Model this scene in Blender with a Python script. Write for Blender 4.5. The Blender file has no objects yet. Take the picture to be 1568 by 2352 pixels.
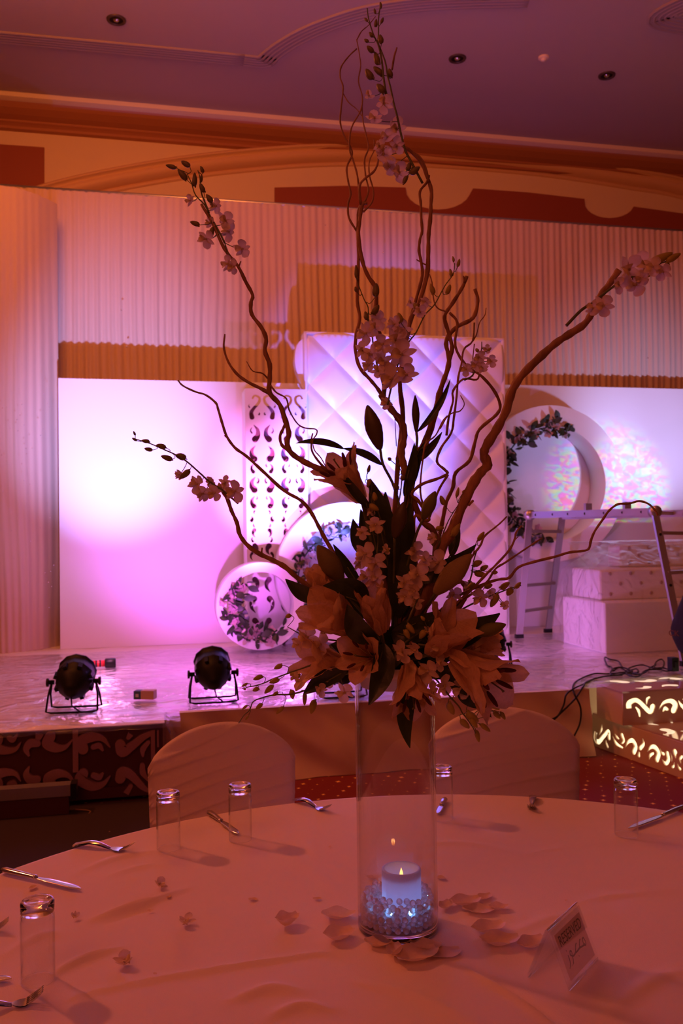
import bpy, bmesh, math, random
from mathutils import Vector, Matrix, Quaternion, noise
R = random.Random(7)
S = bpy.context.scene
COL = S.collection
PI = math.pi

# ------------------------------------------------------------------ camera
CAM = Vector((0, 0, 1.534))
YAW, PITCH, ROLL, FPX = math.radians(12.4), math.radians(1.117), math.radians(.8), 2000.0
_f = Vector((math.sin(YAW)*math.cos(PITCH), math.cos(YAW)*math.cos(PITCH), math.sin(PITCH)))
_r0 = Vector((math.cos(YAW), -math.sin(YAW), 0)); _u0 = _r0.cross(_f)
_r = _r0*math.cos(ROLL) - _u0*math.sin(ROLL); _u = _r0*math.sin(ROLL) + _u0*math.cos(ROLL)
cd = bpy.data.cameras.new('camera'); cam = bpy.data.objects.new('camera', cd); COL.objects.link(cam)
M = Matrix((_r, _u, -_f)).transposed().to_4x4(); M.translation = CAM; cam.matrix_world = M
cd.sensor_fit = 'VERTICAL'; cd.sensor_height = 36; cd.sensor_width = 24; cd.lens = 36*FPX/2352
cd.clip_start = .05; cd.clip_end = 60
cd.dof.use_dof = True; cd.dof.focus_distance = 1.68; cd.dof.aperture_fstop = 9
S.camera = cam

# ------------------------------------------------------------------ world and lights
S.view_settings.view_transform = 'Standard'; S.view_settings.look = 'None'
S.view_settings.gamma = 1; S.view_settings.use_curve_mapping = False
S.view_settings.exposure = 0
S.cycles.max_bounces = 8; S.cycles.transparent_max_bounces = 24; S.cycles.sample_clamp_indirect = 4
w = bpy.data.worlds.new('world'); S.world = w; w.use_nodes = True
bg = w.node_tree.nodes['Background']; bg.inputs[0].default_value = (1, .155, .08, 1); bg.inputs[1].default_value = .088

def RAY(px, py): return _f + _r*((px-784)/FPX) - _u*((py-1176)/FPX)
def P(px, py, d): return CAM + RAY(px, py)*d                       # point at camera depth d
def FL(px, py, z): d = RAY(px, py); return CAM + d*((z-CAM.z)/d.z)  # point at height z
def GY(px, py, Y): d = RAY(px, py); return CAM + d*(Y/d.y)          # point on the plane y = Y
def CL(x, y, z): return Vector((_r0.x*x + math.sin(YAW)*y, _r0.y*x + math.cos(YAW)*y, z))  # camera-ground coords
def CD(dx, dy, dz): return (_r*dx - _u*dy + _f*dz)

def lamp(kind, name, loc, target, color, energy, **k):
    l = bpy.data.lights.new(name, kind); l.color = color; l.energy = energy
    for a, b in k.items(): setattr(l, a, b)
    o = bpy.data.objects.new(name, l); COL.objects.link(o); o.location = loc
    if target is not None: o.rotation_euler = (Vector(target)-Vector(loc)).to_track_quat('-Z', 'Y').to_euler()
    return o
# warm wash from a high fixture on the left of the hall, plus added warm fill from an unseen panel behind the camera
lamp('SPOT', 'wash_light', CL(-3.7, 4.3, 4.3), CL(.2, 1.9, .8), (1, .185, .075), 290, spot_size=2.4, spot_blend=1, shadow_soft_size=.1)
lamp('AREA', 'warm_fill_light', CL(-1.6, -1.5, 4.6), CL(0, 6, 2.2), (1, .17, .07), 46, size=2.4)
lamp('AREA', 'warm_fill_light', CL(-2.2, 5.2, 5.9), CL(-.6, 9.2, 2.4), (1, .235, .04), 125, size=1.6)  # this and the next: unseen panels added to warm up the drape
lamp('AREA', 'warm_fill_light', CL(2.6, 5.0, 5.9), CL(2.8, 9.6, 2.4), (1, .21, .045), 46, size=1.6)
# stage colour cans (the fixtures themselves are built below; these are their beams)
PURPLE = (.78, .2, 1); MAG = (1, .16, .95); BLUE = (.42, .3, 1)
PAR = [(170, 1628, 5.2), (490, 1607, 5.45), (785, 1597, 5.62), (1128, 1512, 7.05)]
def par_pos(i): return FL([170, 490, 785, 1128][i], [1632, 1610, 1598, 1532][i], .453)
# ------------------------------------------------------------------ helpers
W = {}
def setw(o, M, parent=None):
    if parent is not None:
        o.parent = parent; o.matrix_basis = W[parent].inverted() @ M
    else: o.matrix_basis = M
    W[o] = M.copy(); return o
def tag(o, label=None, cat=None, group=None, kind=None):
    if label: o['label'] = label
    if cat: o['category'] = cat
    if group: o['group'] = group
    if kind: o['kind'] = kind
    return o
def thing(name, loc, label, cat, group=None, M=None):
    o = bpy.data.objects.new(name, None); COL.objects.link(o); o.empty_display_size = .05
    setw(o, M if M is not None else Matrix.Translation(Vector(loc))); return tag(o, label, cat, group)
def obj(name, me, parent=None, M=None):
    o = bpy.data.objects.new(name, me); COL.objects.link(o)
    return setw(o, M if M is not None else Matrix.Identity(4), parent)
def copy_tree(o, M, parent=None):
    c = o.copy(); COL.objects.link(c); old = W[o]
    c.parent = None; setw(c, M, parent)
    for ch in list(o.children): copy_tree(ch, M @ old.inverted() @ W[ch], c)
    return c

class MB:
    def __init__(s): s.v = []; s.f = []; s.sm = []
    def add(s, vs, fs, smooth=True):
        b = len(s.v); s.v += [tuple(v) for v in vs]; s.f += [tuple(i+b for i in f) for f in fs]; s.sm += [smooth]*len(fs); return s
    def box(s, x0, x1, y0, y1, z0, z1, M=None):
        vs = [Vector((x, y, z)) for z in (z0, z1) for y in (y0, y1) for x in (x0, x1)]
        if M: vs = [M @ v for v in vs]
        return s.add(vs, [(0,2,3,1), (4,5,7,6), (0,1,5,4), (2,6,7,3), (0,4,6,2), (1,3,7,5)], False)
    def tube(s, pts, rad, n=8, cap=True):
        pts = [Vector(p) for p in pts]; N = len(pts)
        if not hasattr(rad, '__len__'): rad = [rad]*N
        t0 = (pts[1]-pts[0]).normalized(); a = t0.orthogonal().normalized(); vs = []
        for i, p in enumerate(pts):
            t = (pts[min(i+1, N-1)]-pts[max(i-1, 0)])
            if t.length < 1e-9: t = t0
            t.normalize(); q = t0.rotation_difference(t); a = (q @ a); a = (a - t*a.dot(t)).normalized(); b = t.cross(a); t0 = t
            vs += [p + (a*math.cos(2*PI*k/n) + b*math.sin(2*PI*k/n))*rad[i] for k in range(n)]
        fs = [(i*n+k, i*n+(k+1) % n, (i+1)*n+(k+1) % n, (i+1)*n+k) for i in range(N-1) for k in range(n)]
        if cap: fs += [tuple(range(n))[::-1], tuple((N-1)*n+k for k in range(n))]
        return s.add(vs, fs)
    def lathe(s, prof, n=24, M=None, groove=0, gn=6):
        vs = []
        for r, z in prof:
            for k in range(n):
                a = 2*PI*k/n; rr = r*(1-groove*(.5+.5*math.cos(gn*a))); v = Vector((rr*math.cos(a), rr*math.sin(a), z)); vs.append(M @ v if M else v)
        N = len(prof); return s.add(vs, [(i*n+k, i*n+(k+1) % n, (i+1)*n+(k+1) % n, (i+1)*n+k) for i in range(N-1) for k in range(n)])
    def grid(s, fn, nu, nv, M=None):
        vs = [fn(i/nu, j/nv) for i in range(nu+1) for j in range(nv+1)]
        if M: vs = [M @ Vector(v) for v in vs]
        return s.add(vs, [(i*(nv+1)+j, (i+1)*(nv+1)+j, (i+1)*(nv+1)+j+1, i*(nv+1)+j+1) for i in range(nu) for j in range(nv)])
    def ball(s, c, r, n=8, m=6, sc=(1, 1, 1)):
        c = Vector(c); M = Matrix.Translation(c) @ Matrix.Diagonal((*sc, 1))
        return s.lathe([(max(1e-5, r*math.sin(PI*i/m)), -r*math.cos(PI*i/m)) for i in range(m+1)], n, M)
    def mesh(s, name, mat, weld=False):
        me = bpy.data.meshes.new(name); me.from_pydata(s.v, [], s.f); me.polygons.foreach_set('use_smooth', s.sm)
        if mat:
            for m in (mat if isinstance(mat, (list, tuple)) else [mat]): me.materials.append(m)
        me.update()
        if weld:
            bm = bmesh.new(); bm.from_mesh(me); bmesh.ops.remove_doubles(bm, verts=bm.verts, dist=1e-5); bmesh.ops.recalc_face_normals(bm, faces=bm.faces); bm.to_mesh(me); bm.free()
        return me
    def build(s, name, mat, parent=None, M=None, weld=False): return obj(name, s.mesh(name, mat, weld), parent, M)

def spl(pts, k=5):                                                  # Catmull-Rom through the points
    pts = [Vector(p) for p in pts]; q = [pts[0]*2-pts[1]] + pts + [pts[-1]*2-pts[-2]]; out = []
    for i in range(1, len(q)-2):
        for j in range(k):
            t = j/k; a, b, c, d = q[i-1], q[i], q[i+1], q[i+2]
            out.append(.5*((2*b) + (c-a)*t + (2*a-5*b+4*c-d)*t*t + (3*b-a-3*c+d)*t**3))
    return out + [pts[-1]]
def bx(name, mat, x0, x1, y0, y1, z0, z1, parent=None, M=None, bevel=0):
    o = MB().box(x0, x1, y0, y1, z0, z1, M).build(name, mat, parent)
    if bevel: b = o.modifiers.new('bevel', 'BEVEL'); b.width = bevel; b.segments = 2
    return o

# materials --------------------------------------------------------
def mat(name, col, rough=.6, metal=0, bump=0, scale=20, var=0, trans=0, emis=None, es=0, sheen=0, stretch=(1, 1, 1), spec=.5, coat=0):
    m = bpy.data.materials.new(name); m.use_nodes = True; t = m.node_tree; N = t.nodes; L = t.links; b = N['Principled BSDF']
    b.inputs['Base Color'].default_value = (*col, 1); b.inputs['Roughness'].default_value = rough; b.inputs['Metallic'].default_value = metal
    b.inputs['Specular IOR Level'].default_value = spec; b.inputs['Coat Weight'].default_value = coat
    if sheen: b.inputs['Sheen Weight'].default_value = sheen
    if emis: b.inputs['Emission Color'].default_value = (*emis, 1); b.inputs['Emission Strength'].default_value = es
    if bump or var:
        tc = N.new('ShaderNodeTexCoord'); mp = N.new('ShaderNodeMapping'); mp.inputs['Scale'].default_value = stretch; L.new(tc.outputs['Object'], mp.inputs[0])
        n = N.new('ShaderNodeTexNoise'); n.inputs['Scale'].default_value = scale; n.inputs['Detail'].default_value = 5; L.new(mp.outputs[0], n.inputs[0])
        if var:
            r = N.new('ShaderNodeValToRGB'); r.color_ramp.elements[0].position = .3; r.color_ramp.elements[1].position = .7
            r.color_ramp.elements[0].color = (*[c*(1-var) for c in col], 1); r.color_ramp.elements[1].color = (*[min(1, c*(1+var)) for c in col], 1)
            L.new(n.outputs[0], r.inputs[0]); L.new(r.outputs[0], b.inputs['Base Color'])
        if bump:
            u = N.new('ShaderNodeBump'); u.inputs['Strength'].default_value = bump; u.inputs['Distance'].default_value = .01; L.new(n.outputs[0], u.inputs['Height']); L.new(u.outputs[0], b.inputs['Normal'])
    if trans:                                                       # thin translucent petals, leaves, cloth
        tr = N.new('ShaderNodeBsdfTranslucent'); tr.inputs[0].default_value = (*col, 1); mx = N.new('ShaderNodeMixShader'); mx.inputs[0].default_value = trans
        L.new(b.outputs[0], mx.inputs[1]); L.new(tr.outputs[0], mx.inputs[2]); L.new(mx.outputs[0], N['Material Output'].inputs[0])
    return m
def thin_glass(name, tint=.95, rough=.02, base=0.0, haze=0, ior=1.45, bump=0, bscale=8, hcol=(.9, .9, .9), f0=.06, edge=0):
    m = bpy.data.materials.new(name); m.use_nodes = True; t = m.node_tree; N = t.nodes; L = t.links; N.remove(N['Principled BSDF'])
    tr = N.new('ShaderNodeBsdfTransparent'); tr.inputs[0].default_value = (tint, tint, tint, 1)
    g = N.new('ShaderNodeBsdfGlossy'); g.inputs[0].default_value = (1, 1, 1, 1); g.inputs['Roughness'].default_value = rough
    fr = N.new('ShaderNodeLayerWeight'); fr.inputs[0].default_value = .5; mx = N.new('ShaderNodeMixShader')
    pw = N.new('ShaderNodeMath'); pw.operation = 'POWER'; pw.inputs[1].default_value = 3.2; L.new(fr.outputs['Facing'], pw.inputs[0])
    sc_ = N.new('ShaderNodeMath'); sc_.operation = 'MULTIPLY_ADD'; sc_.inputs[1].default_value = .9; sc_.inputs[2].default_value = f0; L.new(pw.outputs[0], sc_.inputs[0])
    ad = N.new('ShaderNodeMath'); ad.operation = 'ADD'; ad.use_clamp = True; ad.inputs[1].default_value = base; L.new(sc_.outputs[0], ad.inputs[0]); L.new(ad.outputs[0], mx.inputs[0])
    if edge:
        pe = N.new('ShaderNodeMath'); pe.operation = 'POWER'; pe.inputs[1].default_value = 5; L.new(fr.outputs['Facing'], pe.inputs[0])
        rp = N.new('ShaderNodeValToRGB'); rp.color_ramp.elements[0].color = (tint, tint, tint, 1); rp.color_ramp.elements[1].color = (*[tint*(1-edge)]*3, 1); L.new(pe.outputs[0], rp.inputs[0]); L.new(rp.outputs[0], tr.inputs[0])
    src = tr
    if haze:
        df = N.new('ShaderNodeBsdfDiffuse'); df.inputs[0].default_value = (*hcol, 1); tl = N.new('ShaderNodeBsdfTranslucent'); tl.inputs[0].default_value = (*hcol, 1)
        m0 = N.new('ShaderNodeMixShader'); m0.inputs[0].default_value = .5; L.new(df.outputs[0], m0.inputs[1]); L.new(tl.outputs[0], m0.inputs[2])
        m1 = N.new('ShaderNodeMixShader'); m1.inputs[0].default_value = haze; L.new(tr.outputs[0], m1.inputs[1]); L.new(m0.outputs[0], m1.inputs[2]); src = m1
    L.new(src.outputs[0], mx.inputs[1]); L.new(g.outputs[0], mx.inputs[2]); L.new(mx.outputs[0], N['Material Output'].inputs[0])
    if bump:
        tc = N.new('ShaderNodeTexCoord'); n = N.new('ShaderNodeTexNoise'); n.inputs['Scale'].default_value = bscale; n.inputs['Detail'].default_value = 6; n.inputs['Distortion'].default_value = 1.5; L.new(tc.outputs['Object'], n.inputs[0])
        u = N.new('ShaderNodeBump'); u.inputs['Strength'].default_value = bump; u.inputs['Distance'].default_value = .05; L.new(n.outputs[0], u.inputs['Height']); L.new(u.outputs[0], g.inputs['Normal']); L.new(u.outputs[0], fr.inputs['Normal'])
    return m
def real_glass(name, col=(1, 1, 1), rough=0, ior=1.5):
    m = bpy.data.materials.new(name); m.use_nodes = True; b = m.node_tree.nodes['Principled BSDF']
    b.inputs['Base Color'].default_value = (*col, 1); b.inputs['Roughness'].default_value = rough; b.inputs['Transmission Weight'].default_value = 1; b.inputs['IOR'].default_value = ior
    return m
WALL = mat('wall_paint', (.78, .62, .46), .7, bump=.05, scale=60)
CEIL = mat('ceiling_paint', (.52, .42, .37), .8, bump=.03, scale=80)
TRIM = mat('trim_paint', (.85, .72, .58), .5)
RED = mat('red_painted_panel', (.3, .06, .035), .6)
GROOVE = mat('groove_paint', (.42, .33, .32), .7)
DRAPE = mat('drape_fabric', (.7, .53, .41), .75, bump=.2, scale=300, sheen=.3, trans=.15)
WHITEP = mat('white_board', (.84, .84, .86), .45, bump=.03, scale=15)
LEATHER = mat('white_leatherette', (.82, .82, .86), .42, bump=.05, scale=40)
SKIRT = mat('stage_skirt_cloth', (.66, .5, .33), .8, bump=.3, scale=6, stretch=(2, 2, .5))
STAGEW = mat('stage_cover', (.8, .78, .78), .5, bump=.35, scale=3)
FILM = thin_glass('plastic_film', .93, .16, .03, .1, 1.45, .9, 5)
FILM2 = thin_glass('thin_wrap_film', .92, .2, 0, .13, 1.45, .7, 7, f0=.035)
BLACK = mat('black_metal', (.005, .005, .006), .5, bump=.05, scale=90, spec=.2)
BLACKP = mat('black_plastic', (.012, .012, .013), .4, spec=.3)
CLOTHK = mat('black_cloth', (.004, .004, .005), .9)
SKIN = mat('skin', (.45, .25, .17), .5)
ALU = mat('aluminium', (.55, .55, .58), .35, .85, bump=.05, scale=120)
STEEL = mat('cutlery_steel', (.62, .6, .58), .16, 1)
CLOTH = mat('table_linen', (.8, .68, .61), .85, bump=.12, scale=400, sheen=.2)
CHAIRC = mat('chair_cover_fabric', (.74, .64, .56), .8, bump=.15, scale=350, sheen=.2)
BARK = mat('willow_bark', (.3, .16, .075), .6, bump=.6, scale=60, var=.35, stretch=(1, 1, .25))
STEMG = mat('green_stem', (.10, .13, .035), .5)
LEAF = mat('dark_leaf', (.028, .05, .014), .38, bump=.2, scale=40, var=.3, trans=.12)
BUDG = mat('lily_bud_skin', (.13, .14, .035), .5, bump=.2, scale=50, var=.25)
BUDY = mat('orchid_bud_skin', (.36, .31, .06), .5, var=.2, scale=60)
BUDD = mat('dark_bud_skin', (.17, .15, .04), .5, var=.2, scale=60)
PETAL = mat('lily_petal_skin', (.72, .49, .26), .55, bump=.25, scale=30, var=.08, trans=.3)
ORCH = mat('orchid_petal_skin', (.78, .64, .52), .5, bump=.15, scale=60, trans=.35)
LIPC = mat('orchid_lip_skin', (.7, .56, .3), .5, trans=.2)
ANTH = mat('anther', (.09, .006, .004), .8, bump=.3, scale=200)
FILA = mat('filament', (.5, .42, .16), .5)
# ------------------------------------------------------------------ beams of the stage cans
ZS = .437                                                          # stage height
QT = GY(820, 1040, 8.35); LPT = GY(265, 985, 8.6); COLT = GY(615, 1130, 8.25); RPT = GY(1500, 1010, 8.6)
def beam(i, tgt, color, e, size, dz=.20, **k):
    p = par_pos(i) + Vector((0, .27, dz)); return lamp('SPOT', 'stage_can_beam', p, tgt, color, e, spot_size=size, spot_blend=1, shadow_soft_size=.035, **k)
beam(0, LPT, (.34, .36, 1), 1150, .72)
beam(0, GY(225, 1060, 8.6), (.45, .36, 1), 110, 1.15)
beam(1, COLT, (1, .24, .95), 1350, .46)
beam(1, GY(440, 1230, 8.6), (.72, .12, 1), 380, .9)
beam(2, QT, (.15, .17, 1), 2500, .68)
beam(2, GY(830, 640, 9), (.46, .2, 1), 120, 1.25)
beam(3, GY(1330, 1420, 8.6), (.75, .25, 1), 50, 1.7)
def spill(px, py, col, e): lamp('POINT', 'can_spill', FL(px, py, ZS)+Vector((0, 0, .28)), None, col, e, shadow_soft_size=.1)
spill(230, 1545, (1, .3, .7), 6); spill(520, 1540, (1, .2, .95), 10); spill(690, 1545, (.8, .22, 1), 9); spill(1000, 1540, (.75, .25, .9), 6)
RL = Vector((5.55, 6.4, 1.22))                                       # can on a low stand at the right, outside the frame
lamp('SPOT', 'stage_can_beam', RL, GY(1500, 985, 8.9), (.5, .48, 1), 380, spot_size=.85, spot_blend=1, shadow_soft_size=.05)
lamp('SPOT', 'stage_can_beam', RL+Vector((-.1, 0, .05)), GY(1290, 1010, 8.9), (.5, .48, 1), 130, spot_size=.8, spot_blend=1, shadow_soft_size=.08)
# the same can's broken rainbow pattern
g = lamp('SPOT', 'pattern_beam', RL+Vector((0, -.02, 0)), GY(1405, 1135, 8.9), (1, 1, 1), 230, spot_size=.62, spot_blend=.55, shadow_soft_size=.01)
g.data.use_nodes = True; t = g.data.node_tree; N = t.nodes; L = t.links; em = [n for n in N if n.type == 'EMISSION'][0]
tc = N.new('ShaderNodeTexCoord'); mp = N.new('ShaderNodeMapping'); mp.inputs['Scale'].default_value = (1, 1.8, 1); L.new(tc.outputs['Normal'], mp.inputs[0])
n1 = N.new('ShaderNodeTexNoise'); n1.inputs['Scale'].default_value = 26; n1.inputs['Detail'].default_value = 2.5; n1.inputs['Distortion'].default_value = 1.2; L.new(mp.outputs[0], n1.inputs[0])
hs = N.new('ShaderNodeHueSaturation'); hs.inputs['Saturation'].default_value = 8; hs.inputs['Value'].default_value = 1.1; L.new(n1.outputs['Color'], hs.inputs['Color']); L.new(hs.outputs[0], em.inputs['Color'])
# ------------------------------------------------------------------ room shell
def struct(o): o['kind'] = 'structure'; return o
# carpet with gold flecks
m = bpy.data.materials.new('carpet'); m.use_nodes = True; t = m.node_tree; N = t.nodes; L = t.links; b = N['Principled BSDF']; b.inputs['Roughness'].default_value = .95
tc = N.new('ShaderNodeTexCoord'); mp = N.new('ShaderNodeMapping'); mp.inputs['Rotation'].default_value = (0, 0, .5); L.new(tc.outputs['Object'], mp.inputs[0])
vo = N.new('ShaderNodeTexVoronoi'); vo.inputs['Scale'].default_value = 11; vo.inputs['Randomness'].default_value = .18; vo.distance = 'MINKOWSKI'; vo.inputs['Exponent'].default_value = .6; L.new(mp.outputs[0], vo.inputs[0])
rp = N.new('ShaderNodeValToRGB'); rp.color_ramp.elements[0].position = .26; rp.color_ramp.elements[0].color = (.95, .6, .16, 1); rp.color_ramp.elements[1].position = .34; rp.color_ramp.elements[1].color = (.17, .012, .016, 1)
L.new(vo.outputs['Distance'], rp.inputs[0]); L.new(rp.outputs[0], b.inputs['Base Color'])
CARPET = m
struct(MB().grid(lambda a, c: (-9+20*a, -4+15*c, 0), 4, 4).build('floor', CARPET))
ZC, YW = 6.41, 10.4
struct(MB().box(-9, 11, -4, YW+.2, ZC, ZC+.1).build('ceiling', CEIL))
struct(MB().box(-9, 11, YW, YW+.2, 0, ZC).build('wall_back', WALL))
# crown moulding swept along the wall
prof = [(0, ZC), (.34, ZC), (.34, ZC-.07), (.30, ZC-.09), (.27, ZC-.1), (.23, ZC-.17), (.16, ZC-.24), (.09, ZC-.28), (.09, ZC-.31), (.07, ZC-.33), (.05, ZC-.36), (.05, ZC-.40), (0, ZC-.42)]
prof = [(a, ZC-(ZC-z)*.70) for a, z in prof]
ARCHP = mat('arch_paint', (.72, .46, .28), .5)
CROWN = mat('crown_paint', (.42, .17, .09), .5)
def sweep_x(prof, x0, x1, Y, name, mt):
    mb = MB(); vs = [(x, Y-a, z) for x in (x0, x1) for a, z in prof]; n = len(prof)
    mb.add(vs, [(i, i+1, n+i+1, n+i) for i in range(n-1)], False); return mb.build(name, mt)
struct(sweep_x(prof[4:], -9, 11, YW, 'trim_1', CROWN)); struct(sweep_x(prof[:5], -9, 11, YW, 'trim_2', TRIM))
# arch moulding on the wall
def wp(px, py, Y=YW): v = GY(px, py, Y); return v
arch = spl([wp(*p) for p in [(-200, 560), (0, 470), (160, 418), (400, 372), (620, 348), (800, 340), (1000, 345), (1250, 367), (1450, 398), (1568, 420), (1800, 490)]], 6)
cen = (arch[0]+arch[-1])/2
def arch_sweep(off_prof, name, mt):
    mb = MB(); n = len(off_prof); vs = []
    for i, p in enumerate(arch):
        t = (arch[min(i+1, len(arch)-1)]-arch[max(i-1, 0)]).normalized(); nn = Vector((-t.z, 0, t.x))
        if nn.z < 0: nn = -nn
        vs += [p - nn*o + Vector((0, -h, 0)) for o, h in off_prof]
    mb.add(vs, [(i*n+k, i*n+k+1, (i+1)*n+k+1, (i+1)*n+k) for i in range(len(arch)-1) for k in range(n-1)]); return mb.build(name, mt)
struct(arch_sweep([(-.02, 0), (-.02, .10), (.0, .12), (.02, .11), (.03, .06), (.06, .085), (.10, .09), (.14, .07), (.17, .02), (.18, .0)], 'trim_3', ARCHP))
struct(arch_sweep([(.18, .0), (.18, .02), (.22, .02), (.23, .0)], 'trim_4', ARCHP))
def wall_plate(name, pts, mt, th=.02):
    mb = MB(); fr = [wp(*p)+Vector((0, -th, 0)) for p in pts]; bk = [wp(*p) for p in pts]; n = len(pts)
    mb.add(fr+bk, [tuple(range(n))]+[(i, (i+1) % n, n+(i+1) % n, n+i) for i in range(n)], False); return struct(mb.build(name, mt))
wall_plate('trim_5', [(-300, 312), (102, 340), (102, 440), (-300, 430)], RED)
def sc(cx, cy, r, n=12): return [(cx+r*math.cos(PI-PI*i/n), cy+r*.62*math.sin(PI*i/n)) for i in range(n+1)]
wall_plate('trim_6', [(630, 432), (790, 428), (930, 432)] + sc(1005, 436, 75)[1:-1] + [(1085, 434), (1210, 443), (1340, 458)] + sc(1398, 466, 58)[1:-1] + [(1456, 476), (1700, 510), (1700, 600), (630, 600)], RED)
# ceiling groove mouldings (three raised reeds)
def reeds(name, pts, gap, n=3):
    c = spl([FL(x, y, ZC) for x, y in pts], 8); mb = MB()
    for k in range(n+2):
        off = (k-(n+1)/2)*gap; line = []
        for i, p in enumerate(c):
            t = (c[min(i+1, len(c)-1)]-c[max(i-1, 0)]).normalized(); line.append(p + Vector((-t.y, t.x, 0))*off - Vector((0, 0, .004)))
        mb.tube(line, .016, 5)
    flat = []
    for i, p in enumerate(c):
        t = (c[min(i+1, len(c)-1)]-c[max(i-1, 0)]).normalized(); nn = Vector((-t.y, t.x, 0)); h = gap*(n+1.6)/2
        flat += [p+nn*h-Vector((0, 0, .012)), p-nn*h-Vector((0, 0, .012))]
    mb.add(flat, [(2*i, 2*i+1, 2*i+3, 2*i+2) for i in range(len(c)-1)]); return struct(mb.build(name, GROOVE))
reeds('trim_7', [(-300, 55), (0, 84), (300, 112), (560, 137)], .045)
reeds('trim_8', [(560, 137), (606, 141), (620, 128)], .045)
reeds('trim_9', [(606, 140), (650, 106), (720, 68), (830, 30), (950, 10), (1080, 2), (1215, -1)], .045)
reeds('trim_10', [(1600, -5), (1520, 42), (1620, 66)], .05, 4)
# downlights and smoke detector
def downlight(px, py, lab):
    c = FL(px, py, ZC); t = thing('downlight', c, lab, 'ceiling light', 'recessed downlights in the ceiling'); M = Matrix.Translation(c)
    MB().lathe([(.062, -.002), (.066, -.012), (.088, -.012), (.092, -.004), (.092, 0)], 28, M).build('trim_ring', mat('dark_bronze', (.1, .07, .06), .4, .5) if not bpy.data.materials.get('dark_bronze') else bpy.data.materials['dark_bronze'], t)
    MB().lathe([(1e-4, -.003), (.062, -.003)], 28, M).build('recess', BLACK, t)
    MB().lathe([(1e-4, -.022), (.02, -.018), (.03, -.004)], 18, M).build('bulb', STEEL, t)
downlight(267, 45, 'dark recessed downlight left of the grooved ceiling moulding')
downlight(1050, 134, 'dark recessed downlight right of the tallest orchid tip')
downlight(1393, 173, 'dark recessed downlight at the far right, beyond the small white detector')
c = FL(1248, 131, ZC); t = thing('smoke_detector', c, 'small round white smoke detector on the ceiling between two downlights', 'smoke detector'); M = Matrix.Translation(c)
MB().lathe([(.055, 0), (.055, -.015), (.048, -.022), (1e-4, -.022)], 24, M).build('base', TRIM, t); MB().lathe([(.03, -.02), (.028, -.04), (1e-4, -.045)], 20, M).build('sensor', TRIM, t)

# ------------------------------------------------------------------ curtains
def curtain(name, x0, x1, yf, z0, z1, lab, amp=.03, wl=.075, seed=0, dens=70, mt=None):
    n = int((x1-x0)*dens); rr = random.Random(seed); ph = [rr.uniform(0, 6) for _ in range(4)]
    def fn(a, b):
        x = x0+(x1-x0)*a; z = z1+(z0-z1)*b; s = x + .10*noise.noise(Vector((x*.9, z*.35, seed)))*b*2
        y = amp*(1+.5*noise.noise(Vector((x*1.3, 3, seed))))*(.25+.75*min(1, b*3))*(math.sin(s*2*PI/wl+ph[0]) + .6*math.sin(s*2*PI/(wl*2.7)+ph[1]) + .8*noise.noise(Vector((s*3, z*.15, 5+seed))))
        return (x, yf(x)-y*.6 - .12*b*b*(.3+.3*math.sin(x*2)), z)
    o = MB().grid(fn, n, 10).mesh(name, mt or DRAPE)
    return o
t = thing('drape', (2, 9, ZS), 'wide pale pleated back drape hanging behind the stage panels', 'curtain')
obj('fabric', curtain('fabric', -3.2, 8.5, lambda x: 9.15, ZS+.008, 5.007, ''), t)
MB().tube([(-3.3, 9.17, 5.016), (8.6, 9.17, 5.016)], .02, 8).build('rod', ALU, t)
for x in (-3.25, 2.2, 8.5): MB().tube([(x, 9.21, ZS), (x, 9.21, 5.016)], .022, 8).build('upright', ALU, t)
e0 = GY(133, 1490, 8.45)
t = thing('drape', (e0.x-1, 8.5, ZS), 'pale sparkly sheer curtain at the far left, left of the white panel', 'curtain')
obj('fabric', curtain('fabric', e0.x-2.2, e0.x-.02, lambda x: 8.50+.42*max(0, (x-e0.x+.5)/.5)**2, ZS, 4.765, '', .02, .06, 3), t)
sq = MB(); rr = random.Random(4)
for i in range(46):
    px, py = (rr.uniform(-20, 128), rr.uniform(880, 1420)); sq.ball(GY(px, py, 8.38), .0045, 5, 4)
o = sq.build('sequin', mat('sequin', (.9, .9, 1), .1, 1), t); o['kind'] = 'stuff'
t2 = MB()
for q in [(278, 712), (291, 796), (12, 792), (747, 517), (1180, 778), (880, 580), (1487, 822)]: t2.ball(GY(*q, 9.0), .009, 6, 5)
o = t2.build('gem', bpy.data.materials['sequin'], bpy.data.objects['drape']); o['kind'] = 'stuff'

# ------------------------------------------------------------------ stage
YF = 5.385
t = thing('stage', (1.5, 7, 0), 'low wide stage covered in pale sheeting with an ochre cloth skirt', 'stage')
sx0 = FL(380, 1640, ZS).x
XN = 2.87                                                          # the lit steps are let into the stage right of this
MB().box(-6, XN, YF, 9.4, .02, ZS-.004).box(XN, 8.5, YF+.3, 9.4, .02, ZS-.004).build('platform', SKIRT, t)
MB().grid(lambda a, b: (-6+14.5*a, YF-.01+(.3*max(0, min(1, (-6+14.5*a-XN+.07)/.07))*(1-b))+(9.4-YF)*b, ZS+.004*noise.noise(Vector((a*60, b*20, 0)))), 200, 60).build('top_cover', STAGEW, t)
xr0 = GY(374, 1700, FL(187, 1671, ZS).y).x+.02
def skf(a, b):
    x = xr0+(XN-xr0)*a; z = ZS-(ZS-.004)*b
    return (x, YF-.016-.05*b*b-.028*noise.noise(Vector((x*4+z*5, z*3, 0)))-.006*math.sin(x*23+z*6)*b, z + .006*noise.noise(Vector((x*3, 7, 0)))*b)
MB().grid(skf, 160, 14).build('skirt', SKIRT, t)
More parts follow.
